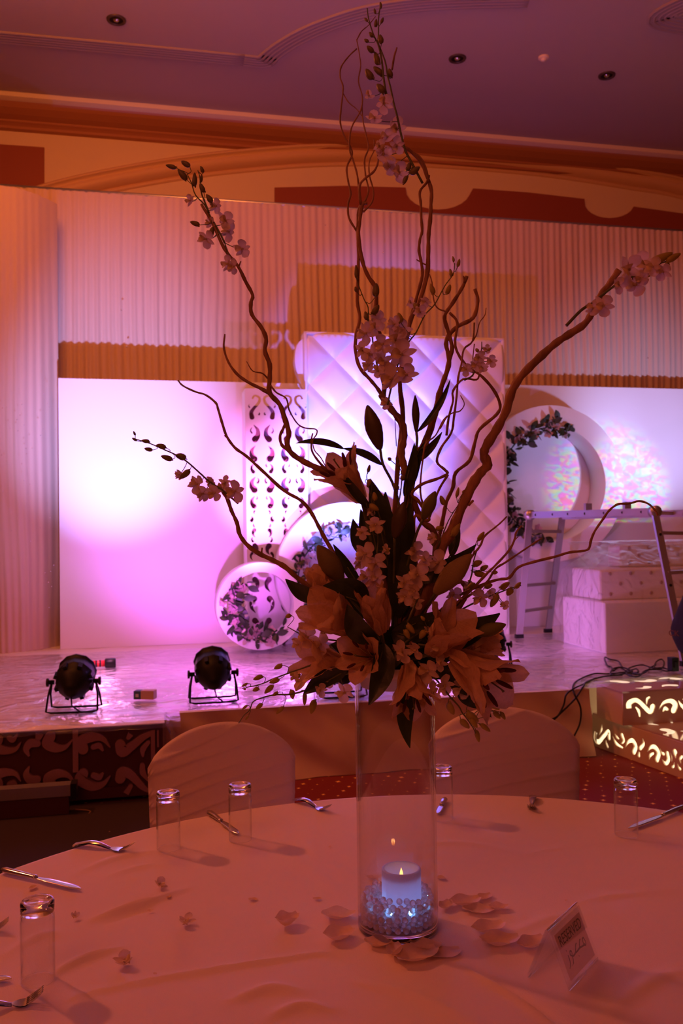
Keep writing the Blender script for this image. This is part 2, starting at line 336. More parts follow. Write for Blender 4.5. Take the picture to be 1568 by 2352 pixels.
# film sheet over the stage floor
def flm(x0, x1, y0, y1, z, seed, amp=.012, nx=150, ny=70):
    def fn(a, b):
        x = x0+(x1-x0)*a; y = y0+(y1-y0)*b; v = Vector((x*2.2+.8*y, y*5, seed)); h = abs(noise.noise(v))+.5*abs(noise.noise(v*2.7))+.35*abs(noise.noise(Vector((x*9, y*14, seed))))
        return (x, y, z+.004+amp*h)
    return MB().grid(fn, nx, ny)
tag(flm(-3, 6.2, YF-.02, 8.2, ZS+.004, 3).build('plastic_sheet', FILM), 'wrinkled clear plastic sheet spread over the stage floor', 'plastic sheet')
# left stage extension with scrollwork fascia
def swoosh(pts, ws, n=6):
    """closed outline of a tapering stroke with a round head at the wide end"""
    c = spl([Vector((x, y, 0)) for x, y in pts], n); N = len(c); wv = []
    for i in range(N):
        s = i/(N-1)*(len(ws)-1); k = min(int(s), len(ws)-2); wv.append(ws[k]+(ws[k+1]-ws[k])*(s-k))
    Lf, Rt = [], []
    for i in range(N):
        tt = (c[min(i+1, N-1)]-c[max(i-1, 0)]).normalized(); nn = Vector((-tt.y, tt.x, 0)); Lf.append(c[i]+nn*wv[i]); Rt.append(c[i]-nn*wv[i])
    tt = (c[-1]-c[-2]).normalized(); a0 = math.atan2(tt.y, tt.x)+PI/2; cap = [c[-1]+Vector((math.cos(a0-PI*k/6), math.sin(a0-PI*k/6), 0))*wv[-1] for k in range(1, 6)]
    return [(v.x, v.y) for v in Lf+cap+Rt[::-1]]
def comma(cx, cy, h, fx=1, fy=1, fat=.17):
    p = [(-.05, .5), (.16, .22), (.17, -.08), (.02, -.3)]; return swoosh([(cx+fx*x*h, cy+fy*y*h) for x, y in p], [.01*h, fat*.55*h, fat*.8*h, fat*1.05*h])
def ess(cx, cy, h, fx=1):
    p = [(-.08, .30), (0, .42), (.16, .36), (.16, .18), (.0, 0), (-.12, -.18), (-.1, -.36)]
    return swoosh([(cx+fx*x*h, cy+y*h) for x, y in p], [.04*h, .035*h, .045*h, .05*h, .05*h, .07*h, .09*h], 4)
def cut_panel(name, outline, holes, mt, parent, Mw, th):
    """flat board with real cut-outs; 2D curve fill gives the holes"""
    cu = bpy.data.curves.new(name, 'CURVE'); cu.dimensions = '2D'; cu.fill_mode = 'BOTH'; cu.extrude = th/2
    for pl in [outline]+holes:
        s = cu.splines.new('POLY'); s.points.add(len(pl)-1); s.use_cyclic_u = True
        for i, q in enumerate(pl): s.points[i].co = (q[0], q[1], 0, 1)
    tmp = bpy.data.objects.new('tmp', cu); COL.objects.link(tmp); dg = bpy.context.evaluated_depsgraph_get(); dg.update()
    me = bpy.data.meshes.new_from_object(tmp.evaluated_get(dg)); bpy.data.objects.remove(tmp); me.name = name; me.materials.clear(); me.materials.append(mt)
    return obj(name, me, parent, Mw)
def FR(o, ax, up):                                                  # frame: local x, y, normal
    ax = Vector(ax).normalized(); up = Vector(up).normalized(); n = ax.cross(up); M = Matrix((ax, up, n)).transposed().to_4x4(); M.translation = o; return M
YL = FL(187, 1671, ZS).y
xr = GY(374, 1700, YL).x
t = thing('stage_extension', ((xr-5)/2, (YL+YF)/2, 0), 'film-wrapped stage box at left with dark scrollwork front', 'stage box')
DKF = mat('maroon_fascia', (.085, .02, .022), .5); SCR = mat('pink_scroll_paint', (.36, .2, .2), .5)
MB().box(-5, xr, YL+.02, YF-.02, .03, ZS-.005).build('box', DKF, t)
MB().box(-5, xr+.01, YL-.005, YF-.02, ZS-.005, ZS).build('top', STAGEW, t)
MB().box(-5, xr, YL+.004, YL+.02, .03, .09).build('plinth_strip', DKF, t)
def lq(px, py, dy=0): return GY(px, py, YL-dy)
def scroll_on(pts_px, ws, name='scroll', dy=.0):
    # pts given on the fascia plane
    q = [lq(*p) for p in pts_px]; ol = swoosh([(v.x, v.z) for v in q], [x*.0024 for x in ws]); n = len(ol)
    mb = MB(); mb.add([(x, YL-.004, z) for x, z in ol]+[(x, YL+.02, z) for x, z in ol], [tuple(range(n))]+[(i, (i+1) % n, n+(i+1) % n, n+i) for i in range(n)], False)
    return mb.build(name, SCR, t)
c7 = lambda L_: [(x/3.733, 1480+y/3.733) for x, y in L_]
for pts, ws in [([(625, 815), (560, 880), (480, 890), (410, 850), (430, 790)], [1, 5, 10, 13, 12]), ([(650, 1210), (590, 1130), (500, 1110), (420, 1150), (440, 1210)], [1, 5, 10, 13, 12]),
                ([(945, 885), (880, 810), (790, 795), (700, 830), (712, 900)], [1, 6, 11, 13, 12]), ([(945, 1130), (880, 1200), (790, 1215), (690, 1160), (712, 1110)], [1, 6, 11, 13, 12]),
                ([(1300, 760), (1220, 800), (1120, 880), (1050, 920), (1030, 860)], [5, 8, 10, 13, 12]), ([(1290, 1270), (1220, 1220), (1120, 1120), (1050, 1100), (1030, 1150)], [2, 7, 10, 13, 12]),
                ([(250, 960), (225, 900), (260, 850), (320, 850)], [2, 7, 10, 8]), ([(250, 1050), (225, 1110), (260, 1160), (320, 1160)], [2, 7, 10, 8]),
                ([(180, 840), (130, 900), (40, 910), (-40, 880), (-20, 810)], [1, 5, 9, 13, 12]), ([(180, 1175), (130, 1110), (40, 1100), (-40, 1130), (-20, 1200)], [1, 5, 9, 13, 12]),
                ([(885, 915), (850, 870), (800, 880)], [2, 7, 6]), ([(885, 1105), (850, 1140), (800, 1125)], [2, 7, 6]), ([(155, 1245), (120, 1190), (80, 1200)], [2, 6, 6]), ([(150, 770), (110, 820), (80, 800)], [2, 6, 6]),
                ([(340, 1250), (330, 1215)], [9, 7]), ([(340, 770), (330, 800)], [9, 7]), ([(1120, 770), (1100, 800)], [7, 5]), ([(1080, 1280), (1120, 1215)], [7, 5]), ([(1225, 965), (1225, 900), (1270, 840)], [2, 7, 5]), ([(1270, 1170), (1225, 1100), (1220, 1040)], [2, 7, 6])]:
    scroll_on(c7(pts), ws)
for a, b, c, d in [(622, 720, 672, 1095), (1292, 740, 1330, 990), (1345, 740, 1362, 880)]:
    q0, q1 = lq(*c7([(a, b)])[0]), lq(*c7([(c, d)])[0]); MB().box(q0.x, q1.x, YL-.005, YL+.02, q1.z, q0.z).build('divider', SCR, t)
# film over the extension, hanging down at its right end
def ef(a, b):
    x = -4.9+(xr+5.0)*a; L1 = .62; s = b*(YF-YL+.12)
    if s < .10: y = YL-.03-.02*noise.noise(Vector((x*6, s*20, 1))); z = ZS+.012-(.10-s)*.35+.008*noise.noise(Vector((x*9, 2, 1)))
    else: y = YL+(s-.10); z = ZS+.014+.016*abs(noise.noise(Vector((x*5+y*3, y*8, 4))))
    return (x, y, z)
fb = MB().grid(ef, 150, 24)
fb.grid(lambda a, b: (xr+.02+.05*b+.02*noise.noise(Vector((a*7, b*5, 2))), YL-.03+(YF-YL)*a, ZS+.02-b*(.22-.14*a)), 20, 10)
tag(fb.build('plastic_sheet', FILM2), 'crumpled clear plastic film over the scrollwork stage box at left', 'plastic sheet')
# batten lying in front of it
q0, q1 = GY(-120, 1838, YL-.12), GY(172, 1838, YL-.12)
t = thing('tube_light_batten', (q0.x, YL-.12, 0), 'unlit metal tube light batten along the foot of the scrollwork box', 'light fitting')
MB().box(q0.x, q1.x, YL-.16, YL-.08, .105, .165).build('body', ALU, t)
MB().box(q1.x-.02, q1.x+.012, YL-.165, YL-.075, .085, .17).build('end_cap', BLACKP, t)
MB().box(q0.x, q1.x-.03, YL-.15, YL-.09, .0065, .104).build('foot', DKF, t)
MB().tube(spl([q1+Vector((0, 0, -.05)), q1+Vector((.08, -.02, -.06)), GY(200, 1880, YL-.2), GY(222, 1930, YL-.3), Vector((q1.x+.2, YL-.5, .006))], 8), .004, 6).build('power_cord', mat('brown_cord', (.25, .13, .08), .6), t)
# dark floor covering in front of the box
tag(MB().box(-5, xr-.02, 3.0, YL+.0, 0, .006).build('floor_mat', mat('black_mat', (.02, .008, .008), .9)), 'black mat on the floor below the scrollwork box at left', 'mat')
# ------------------------------------------------------------------ backdrop panels
def panel(px0, px1, ztop, Y, lab):
    x0, x1 = GY(px0, 1200, Y).x, GY(px1, 1200, Y).x; t = thing('backdrop_panel', ((x0+x1)/2, Y, ZS), lab, 'panel', 'plain white backdrop boards')
    bx('board', WHITEP, x0, x1, Y, Y+.03, ZS, ztop, t, bevel=.004)
    for x in (x0+.1, x1-.14): bx('rear_batten', mat('raw_wood', (.45, .28, .15), .7) if 'raw_wood' not in bpy.data.materials else bpy.data.materials['raw_wood'], x, x+.04, Y+.03, Y+.08, ZS, ztop-.1, t)
    return t
ZP = GY(133, 868, 8.6).z
panel(136, 700, ZP, 8.6, 'plain white backdrop board at left, lit magenta')
panel(1150, 1850, GY(1568, 893, 8.9).z, 8.9, 'plain white backdrop board at right behind the large ring')
# quilted headboard panel
YQ = 8.35; a, b_ = GY(708, 1200, YQ).x, GY(1158, 1200, YQ).x; zq = GY(708, 768, YQ).z
t = thing('quilted_panel', ((a+b_)/2, YQ, ZS), 'tall white diamond-quilted leatherette panel at centre stage', 'panel')
MB().box(a, b_, YQ, YQ+.14, ZS, zq).build('body', LEATHER, t)
o0 = GY(768, 825, YQ); hd = .252
def clampq(v): return Vector((min(max(v.x, a), b_), v.y, min(max(v.z, ZS+.01), zq)))
for i in range(-1, 9):
    for j in range(-12, 5):
        if (i+j) % 2: continue
        cx, cz = o0.x+(i)*hd, o0.z+hd+j*hd                      # diamond centre
        if cx < a-hd*.99 or cx > b_+hd*.99 or cz > zq+hd*.99 or cz < ZS-hd*.99: continue
        mb = MB(); n = 8
        def fn(u, v):
            x = cx+(u-v)*hd; z = cz+(u+v-1)*hd; h = (math.sin(PI*u)*math.sin(PI*v))**.32
            return clampq(Vector((x, YQ-.002-.05*h, z)))
        mb.grid(fn, n, n)
        me = mb.mesh('quilt_pad', LEATHER); bm = bmesh.new(); bm.from_mesh(me); bmesh.ops.dissolve_degenerate(bm, edges=bm.edges, dist=1e-5)
        if len(bm.faces) > 3: bm.to_mesh(me); obj('quilt_pad', me, t)
        bm.free()
for x0, x1, z0, z1 in [(a-.025, a+.005, ZS, zq+.02), (b_-.005, b_+.025, ZS, zq+.02), (a-.025, b_+.025, zq, zq+.025)]: bx('edge_trim', LEATHER, x0, x1, YQ-.03, YQ+.15, z0, z1, t, bevel=.008)
# curved side wing at its left
mb = MB(); g = [(708, 772), (690, 782), (680, 798), (677, 830), (684, 862), (700, 905), (708, 930)]
ws = spl([GY(x, y, YQ+.07) for x, y in g], 5); n = len(ws)
mb.add([v for v in ws]+[v+Vector((0, .12, 0)) for v in ws], [tuple(range(n))]+[(i, i+1, n+i+1, n+i) for i in range(n-1)], False)
mb.build('side_wing', LEATHER, t)
# lattice column with real cut-outs
YCo = 8.22; x0, x1 = GY(566, 1200, YCo).x, GY(707, 1200, YCo).x; zt = GY(600, 893, YCo).z
t = thing('fretwork_column', ((x0+x1)/2, YCo, ZS), 'white box column with rows of scroll cut-outs left of the quilted panel', 'column')
K = 8.15/FPX
def cp(x, y): v = GY(480+x*.2763, 850+y*.2763, YCo); return v.x-x0, v.z-ZS
holes = []
for xc, fx in [(378, -1), (500, 1), (640, -1), (757, 1)]:
    h = lambda dy: dy*.2763*K
    def C(y, dy, fx_=1, fy=1, fat=.17, dx=0): holes.append(comma(*cp(xc+dx*fx, y), h(dy), fx*fx_, fy, fat))
    holes.append(ess(*cp(xc, 310), h(235), -fx))
    C(298, 40, 1, 1, .16, 42); C(362, 26, -1, 1, .3, -36)
    C(530, 155, -1); C(505, 60, 1, 1, .12, 22); C(697, 140, 1, 1, .19); C(820, 85, 1, 1, .18, 10); C(792, 30, -1, 1, .2, -22)
    C(955, 135, 1, 1, .2); C(920, 55, -1, 1, .16, -24); C(1100, 105, 1, 1, .2, 4); C(1062, 30, -1, 1, .2, -18)
    C(1182, 34, 1, -1, .2); C(1237, 46, -1, 1, .3, 26); C(1290, 34, 1, 1, .2, 4); C(1352, 75, 1, -1, .2); C(1410, 48, 1, 1, .2, 14)
    C(1490, 95, -1, -1, .24); C(1545, 75, 1, -1, .16, 18)
    C(1780, 130, -1, -1, .18); C(1945, 150, 1, -1, .16); C(1935, 60, -1, -1, .12, 26); C(2120, 130, -1, -1, .18); C(2270, 110, 1, -1, .18)
Wd, Hd = x1-x0, zt-ZS
cut_panel('front_board', [(0, 0), (Wd, 0), (Wd, Hd), (0, Hd)], holes, WHITEP, t, FR(Vector((x0, YCo, ZS)), (1, 0, 0), (0, 0, 1)), .012)
bx('side_board', WHITEP, x0, x0+.012, YCo+.008, YCo+.3, ZS, zt, t); bx('side_board', WHITEP, x1-.012, x1, YCo+.008, YCo+.13, ZS, zt, t)
INNER = mat('interior_shade', (.30, .12, .16), .7)
bx('interior_shade_sheet', INNER, x0+.013, x1-.013, YCo+.09, YCo+.10, ZS, zt-.15, t)  # dark sheet; its colour stands in for shade inside the hollow column
# rings ------------------------------------------------------------
def ring_box(name, c, Ro, Ri, th, lab, n=72):
    c = Vector((c.x, c.y, max(c.z, ZS+.022+Ro))); t = thing(name, (c.x, c.y, c.z-Ro), lab, 'ring box'); mb = MB()
    Mx = Matrix.Translation(c) @ Matrix.Rotation(-PI/2, 4, 'X')
    for nm, pr in [('front_face', [(Ri, -.006), (Ri, .006), (Ro, .006), (Ro, -.006), (Ri, -.006)]), ('outer_rim', [(Ro-.004, -th), (Ro, -th), (Ro, -.007), (Ro-.004, -.007)]), ('inner_rim', [(Ri, -.007), (Ri, -th), (Ri+.004, -th)])]:
        o = MB().lathe([(r, -z) for r, z in pr], n, Mx).build(nm, WHITEP, t)
        if nm == 'front_face':
            for p in o.data.polygons: p.use_smooth = False
    return t
blossom_c = mat('silk_blossom', (.5, .34, .34), .6, trans=.2); DLEAF = mat('garland_leaf', (.03, .045, .02), .5); LLEAF = mat('pale_garland_leaf', (.5, .42, .34), .5)
def small_leaf(L_, Wd_, mt, nm='leaf'):
    return MB().grid(lambda a, b: (L_*a, Wd_*math.sin(PI*min(1, a*.98+.01))**.8*(b-.5)*2, .25*Wd_*abs(b-.5)+.3*L_*a*a), 5, 2).mesh(nm, mt)
GL = [small_leaf(.11, .032, DLEAF), small_leaf(.08, .026, DLEAF), small_leaf(.07, .02, LLEAF)]
def small_blossom(r, mt):
    mb = MB()
    for k in range(5):
        Mk = Matrix.Rotation(2*PI*k/5, 4, 'Z'); mb.grid(lambda a, b: (r*a, .42*r*math.sin(PI*min(.97, a*.85+.08))*(b-.5)*2, .35*r*a*a), 4, 2, Mk)
    mb.ball((0, 0, .01), r*.16, 6, 5); return mb.mesh('blossom', mt)
GB = [small_blossom(.05, blossom_c), small_blossom(.036, blossom_c), small_blossom(.045, mat('dusky_silk', (.3, .2, .2), .6))]
def garland(lab, c, rad, a0, a1, Y, nl, nb, wid, seed):
    rr = random.Random(seed); t = thing('floral_garland', (c.x, Y, c.z), lab, 'garland')
    pts = [Vector((c.x+rad*math.cos(a0+(a1-a0)*i/30), Y, c.z+rad*math.sin(a0+(a1-a0)*i/30))) for i in range(31)]
    MB().tube(pts, .008, 6).build('vine', DLEAF, t)
    for i in range(nl+nb):
        s = rr.random(); an = a0+(a1-a0)*s; p = Vector((c.x+(rad+rr.gauss(0, wid))*math.cos(an), Y-.005-rr.random()*.05, c.z+(rad+rr.gauss(0, wid))*math.sin(an)))
        if i < nl:
            e = Matrix.Rotation(rr.uniform(0, 2*PI), 4, 'Y') @ Matrix.Rotation(rr.uniform(-.6, .6), 4, 'Z') @ Matrix.Rotation(rr.uniform(0, 6), 4, 'X')
            obj('leaf', GL[rr.choice([0, 0, 1, 1, 1, 2])], t, Matrix.Translation(p) @ e)
        else:
            e = Matrix.Rotation(PI/2+rr.uniform(-.5, .5), 4, 'X') @ Matrix.Rotation(rr.uniform(-.5, .5), 4, 'Y'); obj('blossom', rr.choice(GB), t, Matrix.Translation(p) @ e)
Yr = 8.56
c = GY(1269, 1110, Yr); k = (GY(1369, 1110, Yr)-c).length/100
ring_box('ring_box', c, 164*k, 121*k, .33, 'large white ring at right in front of the plain board')
garland('flower and leaf garland on the left inner edge of the right ring', c, 117*k, 1.25, 4.55, Yr-.002, 240, 26, .045, 5)
for q in [(1207, 992), (1222, 1005), (1258, 972), (1250, 985), (1290, 988), (1196, 1010)]:
    pass
YS = 7.72
c = GY(598, 1392, YS); k = (GY(698, 1392, YS)-c).length/100
ring_box('ring_box', c, 99*k, 77*k, .26, 'small white ring standing at the foot of the fretwork column')
garland('garland of leaves and blossoms in the lower left of the small ring', c, 66*k, 2.2, 5.3, YS-.03, 110, 24, .04, 8)
YB = 7.95
c = GY(797, 1336, YB); k = (GY(897, 1336, YB)-c).length/100
ring_box('ring_box', c, 157*k, 113*k, .2, 'big white ring half hidden behind the bouquet at centre')
garland('garland on the upper edge of the half-hidden centre ring', c, 112*k, 1.3, 3.6, YB-.03, 60, 14, .03, 9)

# ------------------------------------------------------------------ ladder
t = thing('folding_ladder', P(1340, 1455, 8.4), 'aluminium folding ladder set up as a trestle in front of the right ring', 'ladder')
A, B_ = P(1216, 1183, 8.35), P(1503, 1175, 7.3); A2 = P(1291, 1186, 8.70); B2 = B_+(A2-A)
Af, A2f = FL(1192, 1466, ZS+.018), FL(1258, 1453, ZS+.018); Bf = FL(1574, 1530, ZS+.018); B2f = Bf+(A2f-Af)
def bar(p, q, w_, name='rail', h=.022, up=Vector((0, 1, 0))):
    d = (q-p); Ln = d.length; d.normalize(); s = d.cross(up).normalized(); u2 = s.cross(d)
    M = Matrix((s, u2, d)).transposed().to_4x4(); M.translation = p; return MB().box(-w_/2, w_/2, -h/2, h/2, 0, Ln).build(name, ALU, t, M) if False else obj(name, MB().box(-w_/2, w_/2, -h/2, h/2, 0, Ln).mesh(name, ALU), t, M)
for p, q in ((A, B_), (A2, B2), (A, Af), (A2, A2f), (B_, Bf), (B2, B2f)):
    bar(p, q, .062, 'stile')
for s in (.13, .57, .78): bar(A.lerp(Af, s), A2.lerp(A2f, s), .03, 'rung', .03)
for s in (.15, .42, .7, .93): bar(B_.lerp(Bf, s), B2.lerp(B2f, s), .03, 'rung', .03)
for s in (.12, .3, .45, .6, .75, .9): bar(A.lerp(B_, s), A2.lerp(B2, s), .03, 'rung', .03)
for p in (A, B_): 
    MB().lathe([(1e-4, -.03), (.05, -.03), (.05, .03), (1e-4, .03)], 20, Matrix.Translation(p) @ Matrix.Rotation(PI/2, 4, 'X')).build('hinge', ALU, t)
for p, q, ss in ((A, B_, (.05, .2, .33, .47, .62, .76, .9)), (B_, Bf, (.16, .5, .75))):
    for s in ss: MB().lathe([(1e-4, -.02), (.012, -.02), (.012, -.012)], 10, Matrix.Translation(p.lerp(q, s)+Vector((0, -.0, 0))) @ Matrix.Rotation(-PI/2, 4, 'X')).build('rivet', BLACKP, t)
for s in (.5, .8): MB().box(-.03, .03, -.02, .02, 0, .06, Matrix.Translation(A.lerp(B_, s)+Vector((0, 0, .03)))).build('latch', ALU, t)
for p in (Af, A2f, Bf, B2f): MB().box(-.04, .04, -.02, .02, 0, .04, Matrix.Translation(p)).build('foot', BLACKP, t)

# ------------------------------------------------------------------ plinth and wrapped sofa
tag(bx('plinth', LEATHER, 3.76, 6.4, 6.75, 7.53, ZS+.006, .875, bevel=.01), 'long white plinth block under the wrapped sofa at right', 'plinth')
t = thing('sofa', (4.9, 7.1, .875), 'white button-tufted bench sofa wrapped in film on the plinth', 'sofa')
YT = 6.98; zt2 = GY(1376, 1309, YT).z; xa = GY(1376, 1320, YT).x
bx('seat_block', LEATHER, xa, 6.3, YT, 7.5, .875, zt2, t, bevel=.02)
YT3 = 7.3; zt3 = GY(1422, 1252, YT3).z; xb = GY(1422, 1260, YT3).x
bx('backrest', LEATHER, xb, 6.3, YT3, 7.52, zt2+.001, zt3, t, bevel=.02)
BTN = MB().ball((0, 0, 0), .017, 8, 6, (1, .3, 1)).mesh('button', mat('button_cloth', (.4, .27, .26), .6))
for (xs, Y, z0, z1) in ((xa, YT, .875, zt2), (xb, YT3, zt2, zt3)):
    nr = 3
    for j in range(nr):
        for i in range(9):
            obj('button', BTN, t, Matrix.Translation((xs+.1+i*.2+(.1 if j % 2 else 0), Y-.003, z0+(j+.6)*(z1-z0)/nr)))
mb = MB()
def wrap(a_, b):
    x = 3.72+2.6*a_ - (.0); 
    path = [Vector((0, 6.70, ZS+.02)), Vector((0, 6.71, .7)), Vector((0, 6.73, .89)), Vector((0, 6.93, zt2*.55+.45)), Vector((0, 6.96, zt2+.02)), Vector((0, 7.26, zt3-.02)), Vector((0, 7.34, zt3+.03)), Vector((0, 7.55, zt3+.03))]
    s = b*(len(path)-1); k = min(int(s), len(path)-2); p = path[k].lerp(path[k+1], s-k); n_ = noise.noise(Vector((x*3, s*.9+x, 3)))*.022
    return (x, p.y-.014-abs(n_), p.z+.006+abs(n_)*.3)
mb.grid(wrap, 60, 40)
ps = [GY(1424, 1256, 7.26), GY(1376, 1311, 6.95), GY(1294, 1378, 7.5), Vector((3.70, 6.72, .9)), GY(1389, 1261, 7.5)]
def side(a_, b):
    top = Vector((xb-.03-.5*(1-b)*0, 7.28+.24*a_, zt3+.01)); mid = Vector((xa-.06, 6.96+.56*a_, zt2)); low = Vector((3.72, 6.70+.85*a_, .885)); bot = Vector((3.70-.02*a_, 6.68+.88*a_, ZS+.04))
    L_ = [top, mid, low, bot]; s = b*3; k = min(int(s), 2); p = L_[k].lerp(L_[k+1], s-k); n_ = noise.noise(Vector((a_*4, s*2, 8)))*.03; return p+Vector((-.015-abs(n_), 0, 0))
mb.grid(side, 20, 30)
tag(mb.build('plastic_wrap', FILM2), 'clear film draped over the tufted sofa and its plinth', 'plastic sheet')

# ------------------------------------------------------------------ lit steps at right
STEPW = mat('step_board', (.62, .5, .4), .5); GLOW = mat('warm_diffuser', (1, .9, .7), .6, emis=(1, .82, .5), es=1.25)
TOPG = mat('mirror_acrylic', (.55, .42, .42), .06, .25, spec=.8)
t = thing('lit_steps', (3.8, 4.9, 0), 'two-tier white steps with glowing scroll cut-outs at the right edge', 'steps')
v0, v1 = FL(1362, 1712, 0), FL(1568, 1788, 0)                       # foot of the side face
dirs = (v1-v0).normalized(); h1, h2 = .215, ZS
z8 = lambda L_: [(1340+x*.14541, 1550+y*.14541) for x, y in L_]
def plane_pt(px, py, o, ax, up):
    n = Vector(ax).cross(Vector(up)); d = RAY(px, py); s = n.dot(o-CAM)/n.dot(d); v = CAM+d*s-o; return v.dot(Vector(ax).normalized()), v.dot(Vector(up))
UP = Vector((0, 0, 1)); Ls = 1.9
def sh(pts, ws, o, ax, k):
    return swoosh([plane_pt(*p, o, ax, UP) for p in z8(pts)], [x*k for x in ws])
k1 = .1454*5.6/FPX
H1 = [sh(p, w_, v0, dirs, k1) for p, w_ in [([(300, 780), (290, 860), (255, 950)], [3, 22, 6]), ([(200, 900), (190, 1000), (240, 1060), (330, 960), (400, 890), (410, 1000)], [36, 40, 42, 36, 34, 34]), ([(360, 1030), (370, 1090), (390, 1140)], [10, 22, 20]),
      ([(500, 925), (530, 980), (560, 1010)], [4, 22, 14]), ([(465, 960), (520, 1080), (620, 1150)], [3, 30, 16]), ([(600, 1090), (640, 1040), (612, 950)], [6, 28, 34]),
      ([(665, 1150), (710, 1060), (780, 1040), (830, 1130), (800, 1220)], [3, 26, 40, 42, 42]), ([(940, 1000), (955, 1090), (900, 1160)], [4, 26, 34]), ([(885, 1215), (880, 1275)], [14, 28]),
      ([(1015, 1215), (1070, 1140), (1140, 1150), (1190, 1240), (1165, 1340)], [3, 26, 42, 44, 42]), ([(1045, 1340), (1060, 1270), (1110, 1240)], [4, 26, 16]), ([(1215, 1160), (1240, 1230), (1270, 1250)], [4, 20, 26]),
      ([(1245, 1330), (1300, 1400), (1345, 1340), (1330, 1240)], [4, 30, 36, 36]), ([(1380, 1230), (1400, 1300), (1400, 1360)], [4, 14, 8]), ([(1465, 1320), (1450, 1250), (1450, 1220)], [4, 30, 46]), ([(1440, 1380), (1430, 1440), (1410, 1455)], [4, 18, 20]), ([(1490, 1400), (1510, 1460), (1530, 1485)], [4, 18, 24]), ([(1545, 1400), (1530, 1330), (1560, 1290)], [4, 20, 22])]]
v1b = v0+dirs*Ls
def hit(ol, W_, H_): return [(min(max(x, .012), W_-.012), min(max(y, .012), H_-.012)) for x, y in ol]
H1 = [hit(o, Ls, h1) for o in H1]
cut_panel('side_board', [(0, 0), (Ls, 0), (Ls, h1), (0, h1)], H1, STEPW, t, FR(v0, dirs, UP), .01)
nrm = dirs.cross(UP)                                                # points left of the steps
w0 = v0-nrm*.03; wM = FR(w0, dirs, UP); obj('diffuser', MB().grid(lambda a_, b: (Ls*a_, h1*b*.98, 0), 6, 2).mesh('diffuser', GLOW), t, wM)
into = -nrm; rgt = Vector((1, 0, 0))
# lower tread (mirror acrylic)
q = [v0+UP*h1, v1b+UP*h1, v1b+UP*h1+rgt*2.5, v0+UP*h1+rgt*2.5]
MB().add([p+UP*.012 for p in q]+[p for p in q], [(0, 1, 2, 3), (7, 6, 5, 4), (0, 4, 5, 1), (1, 5, 6, 2), (2, 6, 7, 3), (3, 7, 4, 0)], False).build('lower_tread', TOPG, t)
# upper step
c0 = FL(1429, 1592, h2); c0.z = h1+.012; cb = FL(1369, 1575, h2); cb = Vector((cb.x, min(cb.y, YF+.28), h1+.012)); H2 = h2-h1-.012; Wu = 2.3; zr = Vector((1, .0, 0))
k2 = .1454*5.5/FPX
HU = [hit(sh(p, w_, c0, zr, k2), Wu, H2) for p, w_ in [([(712, 530), (715, 450), (800, 400), (880, 430), (1040, 580), (1085, 500)], [48, 52, 36, 34, 40, 46]), ([(1045, 350), (1000, 380), (990, 460)], [14, 24, 10]), ([(815, 505), (865, 570), (882, 650)], [10, 26, 16]),
      ([(1180, 545), (1260, 440), (1370, 410), (1440, 470), (1415, 560)], [3, 26, 36, 50, 50]), ([(1245, 580), (1280, 530), (1320, 545)], [8, 34, 22]), ([(1490, 400), (1540, 480), (1640, 560), (1700, 500)], [4, 26, 36, 44]), ([(1560, 380), (1620, 400)], [8, 22]),
      ([(1760, 545), (1840, 440), (1950, 410), (2020, 470), (2000, 560)], [3, 26, 36, 50, 50])]]
cut_panel('riser_board', [(0, 0), (Wu, 0), (Wu, H2), (0, H2)], HU, STEPW, t, FR(c0, zr, UP), .01)
obj('diffuser', MB().grid(lambda a_, b: (Wu*a_, H2*b*.98, 0), 6, 2).mesh('diffuser', GLOW), t, FR(c0+Vector((.012, .03, 0)), zr, UP))
MB().add([cb, c0+Vector((0, .006, 0)), c0+UP*H2+Vector((0, .006, 0)), cb+UP*H2, cb+Vector((.012, 0, 0)), c0+Vector((.012, .006, 0)), c0+UP*H2+Vector((.012, .006, 0)), cb+UP*H2+Vector((.012, 0, 0))], [(0, 1, 2, 3), (4, 7, 6, 5), (3, 2, 6, 7)], False).build('end_board', STEPW, t)
q = [cb+UP*H2, c0+UP*H2+Vector((-.005, -.008, 0)), c0+UP*H2+zr*Wu+Vector((0, -.008, 0)), Vector((c0.x+Wu, cb.y, ZS))]
MB().add([p+UP*.012 for p in q]+[p for p in q], [(0, 1, 2, 3), (7, 6, 5, 4), (0, 4, 5, 1), (1, 5, 6, 2), (2, 6, 7, 3), (3, 7, 4, 0)], False).build('upper_tread', TOPG, t)

GLOW2 = mat('lit_inlay', (1, .92, .75), .3, emis=(1, .84, .56), es=.75)
rr = random.Random(21)
def inlay(cx, cy, z, h, ang, fx):
    ol = comma(0, 0, h, fx, 1, .2); ca, sa = math.cos(ang), math.sin(ang); n = len(ol)
    MB().add([(cx+x*ca-y*sa, cy+x*sa+y*ca, z) for x, y in ol], [tuple(range(n))], False).build('lit_inlay', GLOW2, t)
for i in range(9):
    inlay(c0.x+.14+.21*i, 5.50, h2+.0128, .17, 1.3+rr.uniform(-.3, .3), (-1)**i); inlay(c0.x+.2+.2*i, 5.27, h2+.0128, .13, 1.7+rr.uniform(-.4, .4), -(-1)**i)
for i in range(5):
    for k, off in enumerate((.12, .3)):
        p = v0+dirs*(.38+.26*i)+rgt*(off+.05*(-1)**i); inlay(p.x, p.y, h1+.0128, .17, rr.uniform(0, 3), (-1)**i)
